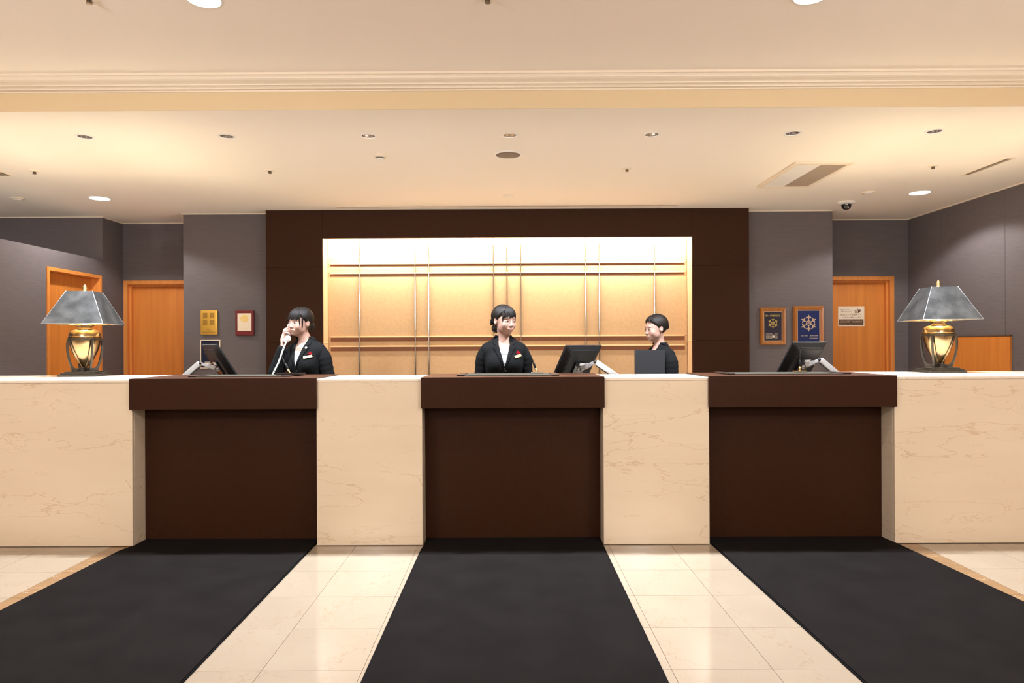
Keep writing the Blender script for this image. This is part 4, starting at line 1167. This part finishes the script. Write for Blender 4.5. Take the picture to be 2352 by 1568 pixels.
def person(loc, yaw, hc, head_rot, arms, label, zV=1.107, bangs=None, scale=1.0, bun=None, bow=False, grip=None, gaze=0.0, smile=0.0022, pin=False, lid=0.0052):
    """loc: feet, yaw: body turn (deg); hc: head centre in the body frame; head_rot: (yaw, pitch, roll) in the body frame (deg)"""
    root = empty('person', loc, math.radians(yaw)); tag(root, label, 'person')
    root.scale = (scale,) * 3
    Rm = (Matrix.Rotation(math.radians(head_rot[0]), 3, 'Z') @ Matrix.Rotation(math.radians(head_rot[2]), 3, 'Y') @ Matrix.Rotation(math.radians(head_rot[1]), 3, 'X'))
    Rh = np.array(Rm); hc = np.asarray(hc, float)
    toh = lambda p: (p - hc) @ Rh                     # body frame -> head frame
    fromh = lambda p: p @ Rh.T + hc

    def body(p):
        return sm(head_sdf(toh(p)), torso_sdf(p, hc, Rh), 0.017)
    # ---- one continuous body: head, neck, trunk
    az = azimuths(168)
    bm = BM(); rows = []
    q_h = Rm.to_quaternion(); q_0 = Quaternion()
    for el in np.radians(np.concatenate([np.linspace(89.3, 40, 20), np.linspace(39, -56, 92)])):
        rows.append(cast(body, hc + Rh @ np.array([0, -0.004, 0.0]), dirs(az, el) @ Rh.T, 0.3))
    oh = hc + Rh @ np.array([0, -0.004, 0.0]); on = hc * 0.45 + np.array([0, 0.026, 1.28]) * 0.55; on[2] = 1.325
    for t in np.linspace(0.08, 1, 12):
        q = np.array(q_h.slerp(q_0, t).to_matrix()); el = -math.atan(math.tan(math.radians(56)) * (1 - t))
        rows.append(cast(body, oh * (1 - t) + on * t, dirs(az, el) @ q.T, 0.3))
    for t in np.linspace(0.03, 1, 34):
        z = 1.325 * (1 - t) + 0.80 * t
        o = np.array([on[0] * (1 - min(1, t * 6)), 0.02, z]); rows.append(cast(body, o, dirs(az, 0.0), 0.3))
    P = np.array(rows)
    for _ in range(14):                                   # relax the underside of the jaw into the neck
        Q = P.copy()
        Q[103:140] = 0.4 * P[103:140] + 0.2 * (P[102:139] + P[104:141]) + 0.1 * (np.roll(P[103:140], 1, 1) + np.roll(P[103:140], -1, 1))
        P = Q
    V = add_pts(bm, P, 0, True)
    n = len(az)
    for i, zoff in ((0, 0.0), (len(rows) - 1, -0.0)):
        c = bm.verts.new(P[i].mean(0))
        for j in range(n):
            f = bm.faces.new((V[(i, j)], V[(i, (j + 1) % n)], c)); f.smooth = True
    # face: eyes, lids, brows, lips laid on the skin
    hs = lambda p: head_sdf(p)

    def patch(X, Z, off, mi):
        p = front(hs, X, Z, -0.16); p[..., 1] -= off
        add_pts(bm, fromh(p), mi)
    for s in (-1, 1):
        u = np.linspace(-1, 1, 15); cx, cz, w = s * 0.0315, -0.0062, 0.0135
        up = cz + lid * (1 - np.abs(u) ** 2.2) + 0.0008 * u * s; lo = cz - 0.0036 * (1 - u ** 2) + 0.0006 * u * s
        v = np.linspace(0, 1, 5)[:, None]
        patch(np.tile(cx + u * w, (5, 1)), lo + (up - lo) * v, 0.0007, 1)
        xi = cx + gaze + np.linspace(-1, 1, 11) * 0.0062
        hgt = np.sqrt(np.maximum(0, 0.0062 ** 2 - (xi - cx - gaze) ** 2))
        ui = np.clip((xi - cx) / w, -1, 1)
        zu = np.minimum(cz + 0.0006 + hgt, cz + lid * (1 - np.abs(ui) ** 2.2)); zl = np.maximum(cz + 0.0006 - hgt, cz - 0.0036 * (1 - ui ** 2))
        patch(np.tile(xi, (5, 1)), zl + (np.maximum(zu, zl) - zl) * v, 0.0011, 2)
        xl = cx + np.linspace(-1.05, 1.12 if s > 0 else 1.05, 15) * w
        if s < 0: xl = cx + np.linspace(-1.12, 1.05, 15) * w
        ul = (xl - cx) / w; zt = cz + lid * (1 - np.minimum(np.abs(ul), 1.1) ** 2.2)
        patch(np.tile(xl, (3, 1)), zt + np.linspace(-0.0006, 0.0013, 3)[:, None], 0.0014, 5)
        xb = np.linspace(0.012, 0.049, 14); tb = (xb - 0.012) / 0.037
        zb = 0.0172 + 0.0036 * np.sin(tb * PI * 0.75) - 0.0020 * tb; th = 0.0034 * (1 - tb) ** 0.7 + 0.0010
        patch(np.tile(s * xb, (3, 1)), zb + (np.linspace(-0.5, 0.5, 3)[:, None]) * th, 0.0009, 3)
    xm = np.linspace(-1, 1, 21); w = 0.0215
    line = -0.0664 + smile * np.abs(xm) ** 2
    up = line + 0.0062 * (1 - np.abs(xm) ** 1.6) - 0.0014 * np.exp(-(xm * 6) ** 2); lo = line - 0.0078 * (1 - np.abs(xm) ** 2)
    patch(np.tile(xm * w, (5, 1)), line - 0.0003 + (up - line) * np.linspace(0, 1, 5)[:, None], 0.0006, 4)
    patch(np.tile(xm * w, (5, 1)), lo + (line - 0.0006 - lo) * np.linspace(0, 1, 5)[:, None], 0.0006, 4)
    # arms and hands
    for k, arm in enumerate(arms):
        path = catmull([arm['s'], arm['e'], arm['w']], 8)
        tube(bm, path, [0.040, 0.036, 0.033, 0.026, 0.023], 14)
        if arm.get('grip'): grip_hand(bm, arm['w'], *arm['grip'])
        else: hand(bm, arm['w'], Vector(arm['w']) + Vector(arm['dir']) * 0.09, arm['n'], arm.get('curl', 0.5), 0.95, arm['side'])
    # legs and feet
    for s in (-1, 1):
        tube(bm, [(s * 0.075, 0.015, 0.86), (s * 0.075, 0.005, 0.62), (s * 0.072, 0.0, 0.46), (s * 0.070, 0.022, 0.30), (s * 0.068, 0.020, 0.10), (s * 0.068, 0.015, 0.06)], [0.078, 0.066, 0.050, 0.050, 0.034, 0.034], 16)
    for f in bm.faces: f.smooth = True
    obj('body', bm, [m_skin, m_eyewhite, m_iris, m_brow, m_lip, m_lash], root)
    for s in (-1, 1):
        b = BM(); tube(b, [(s * 0.068, 0.055, 0.035), (s * 0.068, 0.01, 0.042), (s * 0.070, -0.07, 0.030), (s * 0.070, -0.145, 0.022), (s * 0.068, -0.165, 0.018)], [0.028, 0.040, 0.040, 0.036, 0.020], 14, 0.72, up=(1, 0, 0))
        obj('shoe', b, m_black, root, True)
    b = BM(); az2 = np.arange(40) / 40 * 2 * PI
    rows2 = []
    for z, rx, ry in ((0.98, 0.132, 0.104), (0.93, 0.158, 0.122), (0.85, 0.182, 0.140), (0.70, 0.178, 0.142), (0.55, 0.164, 0.138), (0.50, 0.160, 0.136)):
        rows2.append(np.stack([rx * np.cos(az2), 0.014 + ry * np.sin(az2), np.full(40, z)], -1))
    add_pts(b, np.array(rows2), 0, True); obj('skirt', b, m_suit, root)

    # ---- clothing
    js = lambda p: torso_sdf(p, hc, Rh, 0.012, False)
    bs = lambda p: torso_sdf(p, hc, Rh, 0.0, False)
    zN = 1.352
    wV = lambda z: np.minimum(0.058 * np.clip((z - zV) / (1.335 - zV), 0, 1.2) + 0.0008, 0.0465)
    azj = azimuths(132, 0.45)
    zz = np.linspace(0.80, zN, 74)
    rows3 = []
    for z in zz:
        rows3.append(cast(js, np.array([0, 0.024, z]), dirs(azj, 0.0), 0.35, 70))
    J = np.array(rows3)
    wr_ = rng.normal(0, 1, J.shape[:2]); wr_ = (wr_ + np.roll(wr_, 1, 0) + np.roll(wr_, 1, 1) + np.roll(wr_, -1, 0)) / 4
    J[..., :2] *= (1 + 0.004 * wr_)[..., None]
    keep = ~((J[..., 1] < 0.012) & (np.abs(J[..., 0]) < wV(J[..., 2])) & (J[..., 2] > zV))
    # pull the vertices beside the opening onto its edge
    near = keep & (J[..., 1] < 0.0) & (J[..., 2] > zV) & (np.abs(J[..., 0]) < wV(J[..., 2]) + 0.006)
    J[..., 0] = np.where(near, np.sign(J[..., 0]) * wV(J[..., 2]), J[..., 0])
    b = BM(); add_pts(b, J, 0, True, keep)
    jk = obj('jacket', b, m_suit, root)
    mod = jk.modifiers.new('thickness', 'SOLIDIFY'); mod.thickness = 0.004; mod.offset = -1
    for arm in arms:
        b = BM()
        s_, e_, w_ = Vector(arm['s']), Vector(arm['e']), Vector(arm['w'])
        e_end = w_ + (e_ - w_).normalized() * 0.012
        side = Vector((math.copysign(1, s_.x), 0, 0))
        path = catmull([s_ - side * 0.012 + Vector((0, 0, 0.008)), s_ + (e_ - s_) * 0.22 + side * 0.006, s_ + (e_ - s_) * 0.62, e_, e_ + (e_end - e_) * 0.5, e_end], 8)
        npt = len(path)
        rad = np.interp(np.linspace(0, 1, npt), [0, 0.18, 0.40, 0.60, 0.80, 1.0], [0.050, 0.057, 0.054, 0.050, 0.043, 0.035])
        rad = rad * (1 + 0.035 * np.sin(np.arange(npt) * 1.9) * np.sin(np.linspace(0.3, 2.8, npt)))
        tube(b, path, rad, 22, 0.92)
        obj('sleeve', b, m_suit, root, True)
    # lapels with a notch
    for s in (-1, 1):
        t = np.linspace(0, 0.985, 36)
        zi = zV + (1.338 - zV) * t
        xi = wV(zi)
        wid = np.interp(t, [0, 0.12, 0.60, 0.66, 0.661, 0.74, 0.78, 0.90, 1.0], [0.004, 0.018, 0.050, 0.053, 0.030, 0.031, 0.044, 0.036, 0.012])
        v = np.linspace(0, 1, 7)[:, None]
        X = s * (xi - 0.003 + wid * v); Z = zi + (0.020 * v) * np.interp(t, [0, 0.5, 0.66, 1], [0.6, 0.6, 0.4, 0.0])
        p = front(js, X, Z, -0.30); p[..., 1] -= 0.005 + 0.003 * np.sin(v * PI)
        b = BM(); add_pts(b, p, 0)
        lp = obj('lapel', b, m_suit, root); mod = lp.modifiers.new('thickness', 'SOLIDIFY'); mod.thickness = 0.003; mod.offset = -1
    # collar round the back of the neck
    azc = np.radians(np.linspace(-40, 220, 70)); rc = []
    ends = np.clip((np.abs(azc - PI / 2) - 1.35) / 0.65, 0, 1); tp = 1 - 0.62 * ends
    for z_, off in ((1.352, 0.0050), (1.355, 0.0075), (1.345, 0.0100), (1.334, 0.0105), (1.320, 0.0085)):
        zc_ = 1.352 - (1.352 - z_) * tp
        o_ = np.stack([np.zeros_like(zc_), np.full_like(zc_, 0.024), np.minimum(zc_, 1.350)], -1)
        q = cast(js, o_, dirs(azc, 0.0), 0.35, 70); q = q + dirs(azc, 0.0) * off; q[:, 2] = zc_; rc.append(q)
    b = BM(); add_pts(b, np.array(rc), 0)
    cl_ = obj('collar', b, m_suit, root); mod = cl_.modifiers.new('thickness', 'SOLIDIFY'); mod.thickness = 0.003; mod.offset = -1
    # blouse inside the opening
    zb_top = zV + (1.335 - zV) * 0.62
    x = np.linspace(-0.066, 0.066, 17); z = np.linspace(zV - 0.05, zb_top, 12)
    X, Z = np.meshgrid(x, z); Z = Z + np.where(Z > zb_top - 0.001, 0.0, 0) - 0.010 * (1 - (X / 0.066) ** 2) * np.clip((Z - zV) / 0.15, 0, 1)
    p = front(bs, X, Z, -0.30); p[..., 1] -= 0.0035
    b = BM(); add_pts(b, p, 0)
    for zz_ in (zV + 0.035, zV + 0.075, zV + 0.105):
        xx = np.linspace(-0.03, 0.03, 9); q = front(bs, np.tile(xx, (2, 1)), np.array([[zz_ - 0.001] * 9, [zz_ + 0.001] * 9]), -0.3); q[..., 1] -= 0.005; add_pts(b, q, 0)
    bl = obj('blouse', b, m_blouse, root); mod = bl.modifiers.new('thickness', 'SOLIDIFY'); mod.thickness = 0.002; mod.offset = -1
    # name tag, kerchief and pin on the left breast
    def jp(x_, z_, off=0.0):
        q = front(js, np.array([x_]), np.array([z_]), -0.3)[0]; nrm = grad(js, q[None])[0]
        return Vector(q) + Vector(nrm) * off, Vector(nrm)
    c, nrm = jp(0.098, 1.193, 0.005)
    ex = Vector((0, 0, 1)).cross(nrm).normalized() * 1.0; ez = nrm.cross(ex); ang = 0.24
    ex2 = ex * math.cos(ang) + ez * math.sin(ang); ez2 = nrm.cross(ex2)
    Mt = Matrix(((ex2.x, nrm.x, ez2.x, c.x), (ex2.y, nrm.y, ez2.y, c.y), (ex2.z, nrm.z, ez2.z, c.z), (0, 0, 0, 1)))
    b = BM(); box(b, -0.034, 0.034, 0.0, 0.004, -0.0105, 0.0105, 0.0015); b.transform(Mt); obj('name_tag', b, m_tag, root)
    c2, n2 = jp(0.100, 1.212, 0.003)
    b = BM(); prism(b, [c2 + ex * -0.018, c2 + ex * 0.024, c2 + ex * 0.014 + ez * 0.018, c2 + ex * 0.006 + ez * 0.026, c2 + ex * -0.004 + ez * 0.014], n2 * 0.004); obj('kerchief', b, m_redcloth, root)
    b = BM(); tube(b, [c2 + ex * -0.024 - n2 * 0.001, c2 + ex * 0.030 - n2 * 0.001], 0.0018, 8); obj('pocket_edge', b, m_suit, root, True)
    c3, n3 = jp(0.066, 1.262, 0.010)
    if pin:
        b = BM(); lathe(b, [(0, 0), (0.0085, 0), (0.0085, 0.002), (0.006, 0.0035), (0, 0.0035)], seg=18); b.transform(Matrix.Translation(c3) @ n3.to_track_quat('Z', 'Y').to_matrix().to_4x4()); obj('lapel_pin', b, m_paper, root)
    c4, n4 = jp(0.006, zV - 0.022, 0.001)
    b = BM(); tube(b, [c4, c4 + n4 * 0.004], 0.008, 14); obj('button', b, m_black, root, True)

    # ---- hair
    hn = lambda p: head_sdf(p, False)
    azh = azimuths(150, 0.30); els = np.radians(np.linspace(89.5, -46, 84)); rows4 = []; K = []
    for el in els:
        dd = dirs(azh, el); q = cast(hn, np.array([0, -0.004, 0.0]), dd, 0.25, 60)
        ysd = np.interp(q[:, 2], [-0.085, -0.06, -0.042, -0.034, -0.022, 0.000, 0.014, 0.028, 0.050, 0.066, 0.082], [0.060, 0.050, 0.036, 0.026, 0.000, -0.012, -0.022, -0.040, -0.058, -0.066, -0.090])
        ysd = ysd - 0.05 * np.clip((q[:, 2] - 0.070) / 0.012, 0, 1)
        m_ = (q[:, 1] - ysd) / 0.022
        m_ = np.where(q[:, 2] < -0.086, (q[:, 2] + 0.092) / 0.02 - 0.3, m_)
        sst = np.clip(m_, 0, 1); sst = sst * sst * (3 - 2 * sst)
        sst = sst * (1 - 0.95 * np.exp(-((q[:, 1] - 0.006) / 0.022) ** 2 - ((q[:, 2] + 0.010) / 0.027) ** 2))
        th = 0.0015 + sst * (0.0105 + 0.004 * np.clip(q[:, 1] / 0.09, 0, 1) + 0.0012 * np.sin(azh * 46 + el * 3) + 0.0008 * np.sin(azh * 91 + 1.7))
        rows4.append(q + dd * th[:, None]); K.append(m_ > -0.05)
    Hh = fromh(np.array(rows4)); K = np.array(K)
    b = BM(); add_pts(b, Hh, 0, True, K)
    hr = obj('hair', b, m_hair, root)
    # fringe: overlapping locks hanging from the hairline
    bz = bangs or {}
    a0, a1, zt, zb_, sweep = bz.get('a0', -58), bz.get('a1', 58), 0.092, bz.get('zb', 0.024), bz.get('sweep', 0.0)
    nl = bz.get('n', 26) + 12
    b = BM()
    def on_head(azd, z_, off):
        a = math.radians(-90 + azd); d = np.array([[math.cos(a), math.sin(a), 0]])
        if z_ > 0.100: z_ = 0.100
        q = cast(hn, np.array([0, -0.004, z_]), d, 0.25, 60)[0]
        return Vector(fromh((q + d[0] * off)[None])[0])
    for k in range(nl):
        f_ = k / (nl - 1); a = a0 + (a1 - a0) * f_
        part = bz.get('part', 15)
        sw = (1 if a > part else -1) * sweep * (0.35 + min(1.0, abs(a - part) / 45.0))
        end = zb_ + rng.uniform(-0.009, 0.009) - 0.014 * (abs(a) / 60.0) ** 2 + bz.get('lift', 0.0) * math.exp(-((a - part) / 14.0) ** 2)
        top = on_head(part + (a - part) * 0.72, zt, 0.012)
        pts = [top]
        for t in (0.3, 0.6, 0.85, 1.0):
            pts.append(on_head(part + (a - part) * (0.72 + 0.28 * t) + sw * t * t, zt + (end - zt) * t, 0.0115 - 0.006 * t))
        tube(b, catmull(pts, 3), list(np.array([0.0085, 0.0080, 0.0062, 0.0038, 0.0009]) * rng.uniform(0.7, 1.1)), 8, 0.45, up=None)
    obj('fringe', b, m_hair, root, True)
    for a, z0, z1, dz in bz.get('locks', ()):
        b = BM()
        z0 = max(z0, 0.084)
        pts = [on_head(a, z0 + (z1 - z0) * t, 0.009 - 0.006 * t) for t in (0, 0.35, 0.7)] + [on_head(a + dz, z1, 0.003)]
        tube(b, catmull(pts, 4), [0.0012, 0.0048, 0.0036, 0.0008], 7, 0.6); obj('side_lock', b, m_hair, root, True)
    if bun:
        c, rr = bun
        b = BM(); ellipsoid(b, (0, 0, 0), (1, 1, 1), 36, 20)
        for v in b.verts:
            a = math.atan2(v.co.x, v.co.z); rp = 1 + 0.05 * math.sin(a * 9 + v.co.y * 5)
            v.co = Vector((v.co.x * rr[0] * rp, v.co.y * rr[1] * rp, v.co.z * rr[2] * rp)) + Vector(c)
            v.co = Vector(fromh(np.array([v.co])))[0] if False else Vector(fromh(np.array([list(v.co)]))[0])
        obj('hair_bun', b, m_hair, root, True)
        b = BM(); tube(b, [Vector(fromh(np.array([[0, 0.070, c[2] + 0.012]]))[0]), Vector(fromh(np.array([[c[0], c[1] - rr[1] * 0.3, c[2]]]))[0])], [0.040, 0.026], 14); obj('gathered_hair', b, m_hair, root, True)
    if bow:
        c = Vector((0, 0.104, -0.020))
        for s in (-1, 1):
            b = BM()
            L_ = []
            for t, h_, y_ in ((0.0, 0.006, 0.0), (0.35, 0.016, 0.008), (0.75, 0.023, 0.006), (1.0, 0.026, 0.0)):
                x_ = s * 0.046 * t
                ring = [(x_, y_ + 0.010 * math.cos(q) * (0.4 + t), h_ * math.sin(q)) for q in np.linspace(0, 2 * PI, 13)[:-1]]
                L_.append([fromh(np.array([list(c + Vector(p_))]))[0] for p_ in ring])
            add_pts(b, np.array(L_), 0, True)
            cc = b.verts.new(np.mean(L_[-1], 0)); b.verts.ensure_lookup_table()
            vs = [v for v in b.verts if any(np.allclose(v.co, q, atol=1e-6) for q in L_[-1])]
            ring = sorted(vs, key=lambda v: [i for i, q in enumerate(L_[-1]) if np.allclose(v.co, q, atol=1e-6)][0])
            for i in range(len(ring)): b.faces.new((ring[i], ring[(i + 1) % len(ring)], cc))
            obj('bow_loop', b, m_suit, root, True)
        b = BM(); ellipsoid(b, (0, 0, 0), (0.009, 0.010, 0.011), 14, 10)
        for v in b.verts: v.co = Vector(fromh(np.array([list(v.co + c)]))[0])
        obj('bow_knot', b, m_suit, root, True)
    return root


# middle receptionist -------------------------------------------------------
pc = at_y(1157, 740, 5.20)
person((pc.x, 5.20, 0), 3, (0.004, -0.012, 1.468), (35, 4, 0),
       [dict(s=(-0.147, 0.014, 1.232), e=(-0.188, 0.05, 0.985), w=(-0.075, -0.125, 0.955), dir=(0.75, -0.35, -0.25), n=(0, 0.7, -0.6), side=1, curl=0.45),
        dict(s=(0.147, 0.014, 1.232), e=(0.188, 0.05, 0.985), w=(0.075, -0.125, 0.955), dir=(-0.75, -0.40, -0.30), n=(0, 0.7, -0.6), side=-1, curl=0.45)],
       'woman in a black suit at the middle desk, smiling to the right, hair bow', zV=1.107,
       bangs=dict(a0=-44, a1=56, zb=0.020, sweep=6, part=16, n=24, locks=((-50, 0.060, -0.030, -2), (-47, 0.06, -0.012, 2), (52, 0.05, -0.020, 3))),
       bun=((0.0, 0.100, -0.066), (0.036, 0.030, 0.036)), bow=True, gaze=0.002, smile=0.0042, lid=0.0041)

# left receptionist on the telephone ---------------------------------------
pl_ = at_y(701, 740, 5.35)
BYAW = -22
Bm = Matrix.Rotation(math.radians(-BYAW), 3, 'Z')         # world offset -> body frame


def lb(px, py, y):
    w_ = at_y(px, py, y) - Vector((pl_.x, 5.35, 0)); q = Bm @ Vector((w_.x, w_.y, 0)); return Vector((q.x, q.y, w_.z))


hc_l = lb(689, 739.5, 5.335)
E_ = lb(668, 747, 5.375); M_ = lb(659.5, 779.5, 5.245)        # ends of the handset
Cc = E_ + (M_ - E_) * 0.56; axis_l = (E_ - M_).normalized()
wr_l = lb(648.5, 796, 5.255); el_l = lb(630, 858, 5.29)
person((pl_.x, 5.35, 0), BYAW, tuple(hc_l), (-9, 1, 3),
       [dict(s=(-0.147, 0.014, 1.232), e=tuple(el_l), w=tuple(wr_l), grip=(Cc, axis_l, Vector(lb(640, 770, 5.30)) - Vector(lb(664, 770, 5.30)), Bm @ Vector((0.3, -1, 0)), 0.95)),
        dict(s=(0.147, 0.014, 1.232), e=(0.196, 0.05, 0.985), w=(0.085, -0.125, 0.955), dir=(-0.75, -0.40, -0.30), n=(0, 0.7, -0.6), side=-1, curl=0.45)],
       'woman in a black suit at the left desk, holding a white telephone', zV=1.107,
       bangs=dict(a0=-58, a1=54, zb=0.017, sweep=-5, part=34, n=26, locks=((46, 0.062, -0.034, 3), (50, 0.05, -0.030, -1), (62, 0.03, -0.050, 0), (66, 0.03, -0.046, 2))),
       bun=((0.004, 0.112, -0.030), (0.030, 0.026, 0.034)), pin=True, smile=0.0012)

# telephone handset with coiled cord
Bi = Bm.inverted()
wl = lambda v: Bi @ Vector((v.x, v.y, 0)) + Vector((pl_.x, 5.35, v.z))
Ew, Mw = wl(E_), wl(M_); ax = (Ew - Mw).normalized()
tow = (wl(hc_l + Vector((0, -0.05, -0.02))) - (Ew + Mw) / 2); tow = (tow - ax * tow.dot(ax)).normalized()
r = empty('telephone', (Mw.x - 0.10, 4.926, 0.84)); tag(r, 'white telephone with coiled cord, handset held by the left receptionist', 'telephone')
b = BM(); tube(b, catmull([Ew - tow * 0.004, Ew - ax * 0.03 - tow * 0.012, (Ew + Mw) / 2 - tow * 0.016, Mw + ax * 0.03 - tow * 0.012, Mw - tow * 0.004], 6), [0.017, 0.0145, 0.0135, 0.0145, 0.018], 16, 0.85); wobj('handset', b, m_white, r, True)
for q in (Ew, Mw):
    b = BM(); tube(b, [q - tow * 0.014, q + tow * 0.006, q + tow * 0.018], [0.021, 0.0235, 0.0215], 20); wobj('ear_cup' if q is Ew else 'mouthpiece', b, m_white, r, True)
cs = Mw - ax * 0.020 - tow * 0.004; ce = at_y(626, 860, 5.10); cend = Vector((ce.x - 0.03, 4.98, 0.91))
cl = catmull([cs, cs + Vector((-0.022, -0.02, -0.07)), cs + (ce - cs) * 0.62 + Vector((0.004, 0, -0.006)), ce, cend], 60)
pts = []; tot = 0.0; turns = 1 / 0.0092
for i in range(len(cl) - 1):
    d = (cl[i + 1] - cl[i]); L_ = d.length; t = d.normalized(); u = t.cross(Vector((0, 1, 0))).normalized(); w = t.cross(u)
    m_ = max(1, int(L_ * turns * 7))
    for k in range(m_):
        a = 2 * PI * (tot + L_ * k / m_) * turns
        pts.append(cl[i] + d * (k / m_) + (u * math.cos(a) + w * math.sin(a)) * 0.0058)
    tot += L_
b = BM(); tube(b, pts, 0.0021, 6, caps=False); wobj('coiled_cord', b, m_white, r, True)
b = BM(); bx, by, bz_ = cend.x, 4.926, 0.90
box(b, bx - 0.08, bx + 0.08, by, by + 0.06, bz_ - 0.06, bz_ + 0.03, 0.008); wobj('base_unit', b, m_white, r)

# right receptionist, walking to the left with a folder ---------------------
p3 = at_y(1512, 740, 5.62)
per3 = person((p3.x, 5.62, 0), -66, (0.0, -0.030, 1.478), (-6, 7, 0),
       [dict(s=(-0.147, 0.014, 1.232), e=(-0.180, -0.02, 1.000), w=(-0.100, -0.215, 1.000), dir=(0.25, -0.95, 0.05), n=(0.9, 0.2, 0.0), side=1, curl=0.6),
        dict(s=(0.147, 0.014, 1.232), e=(0.172, 0.02, 1.000), w=(0.152, -0.150, 0.965), dir=(-0.1, -0.98, 0.10), n=(-0.3, 0.0, 1.0), side=-1, curl=0.5)],
       'woman in a black suit walking left before the lit niche with a folder', zV=1.107, scale=0.957,
       bangs=dict(a0=-66, a1=66, zb=0.056, sweep=14, part=4, n=26),
       bun=((0.0, 0.108, 0.004), (0.026, 0.022, 0.030)))
fa = at_y(1459, 804.5, 5.47); fb = at_y(1527, 858, 5.47)
r = empty('folder', ((fa.x + fb.x) / 2, 5.47, 0.955)); tag(r, 'charcoal folder held by the woman walking before the niche', 'folder')
hw = (fb.x - fa.x) / 2; zt_ = fa.z - 0.955
b = BM(); box(b, -hw, hw, -0.006, -0.003, 0, zt_, 0.001); obj('front_cover', b, m_folder, r)
b = BM(); box(b, -hw, hw, 0.004, 0.007, 0, zt_ + 0.004, 0.001); obj('back_cover', b, m_folder, r)
b = BM(); box(b, -hw + 0.004, hw - 0.008, -0.0025, 0.0035, 0.004, zt_ - 0.006); obj('paper_stack', b, m_paper, r)
b = BM(); tube(b, [(-hw, 0.0005, 0.0), (-hw, 0.0005, zt_)], 0.0065, 12); obj('spine', b, m_folder, r, True)
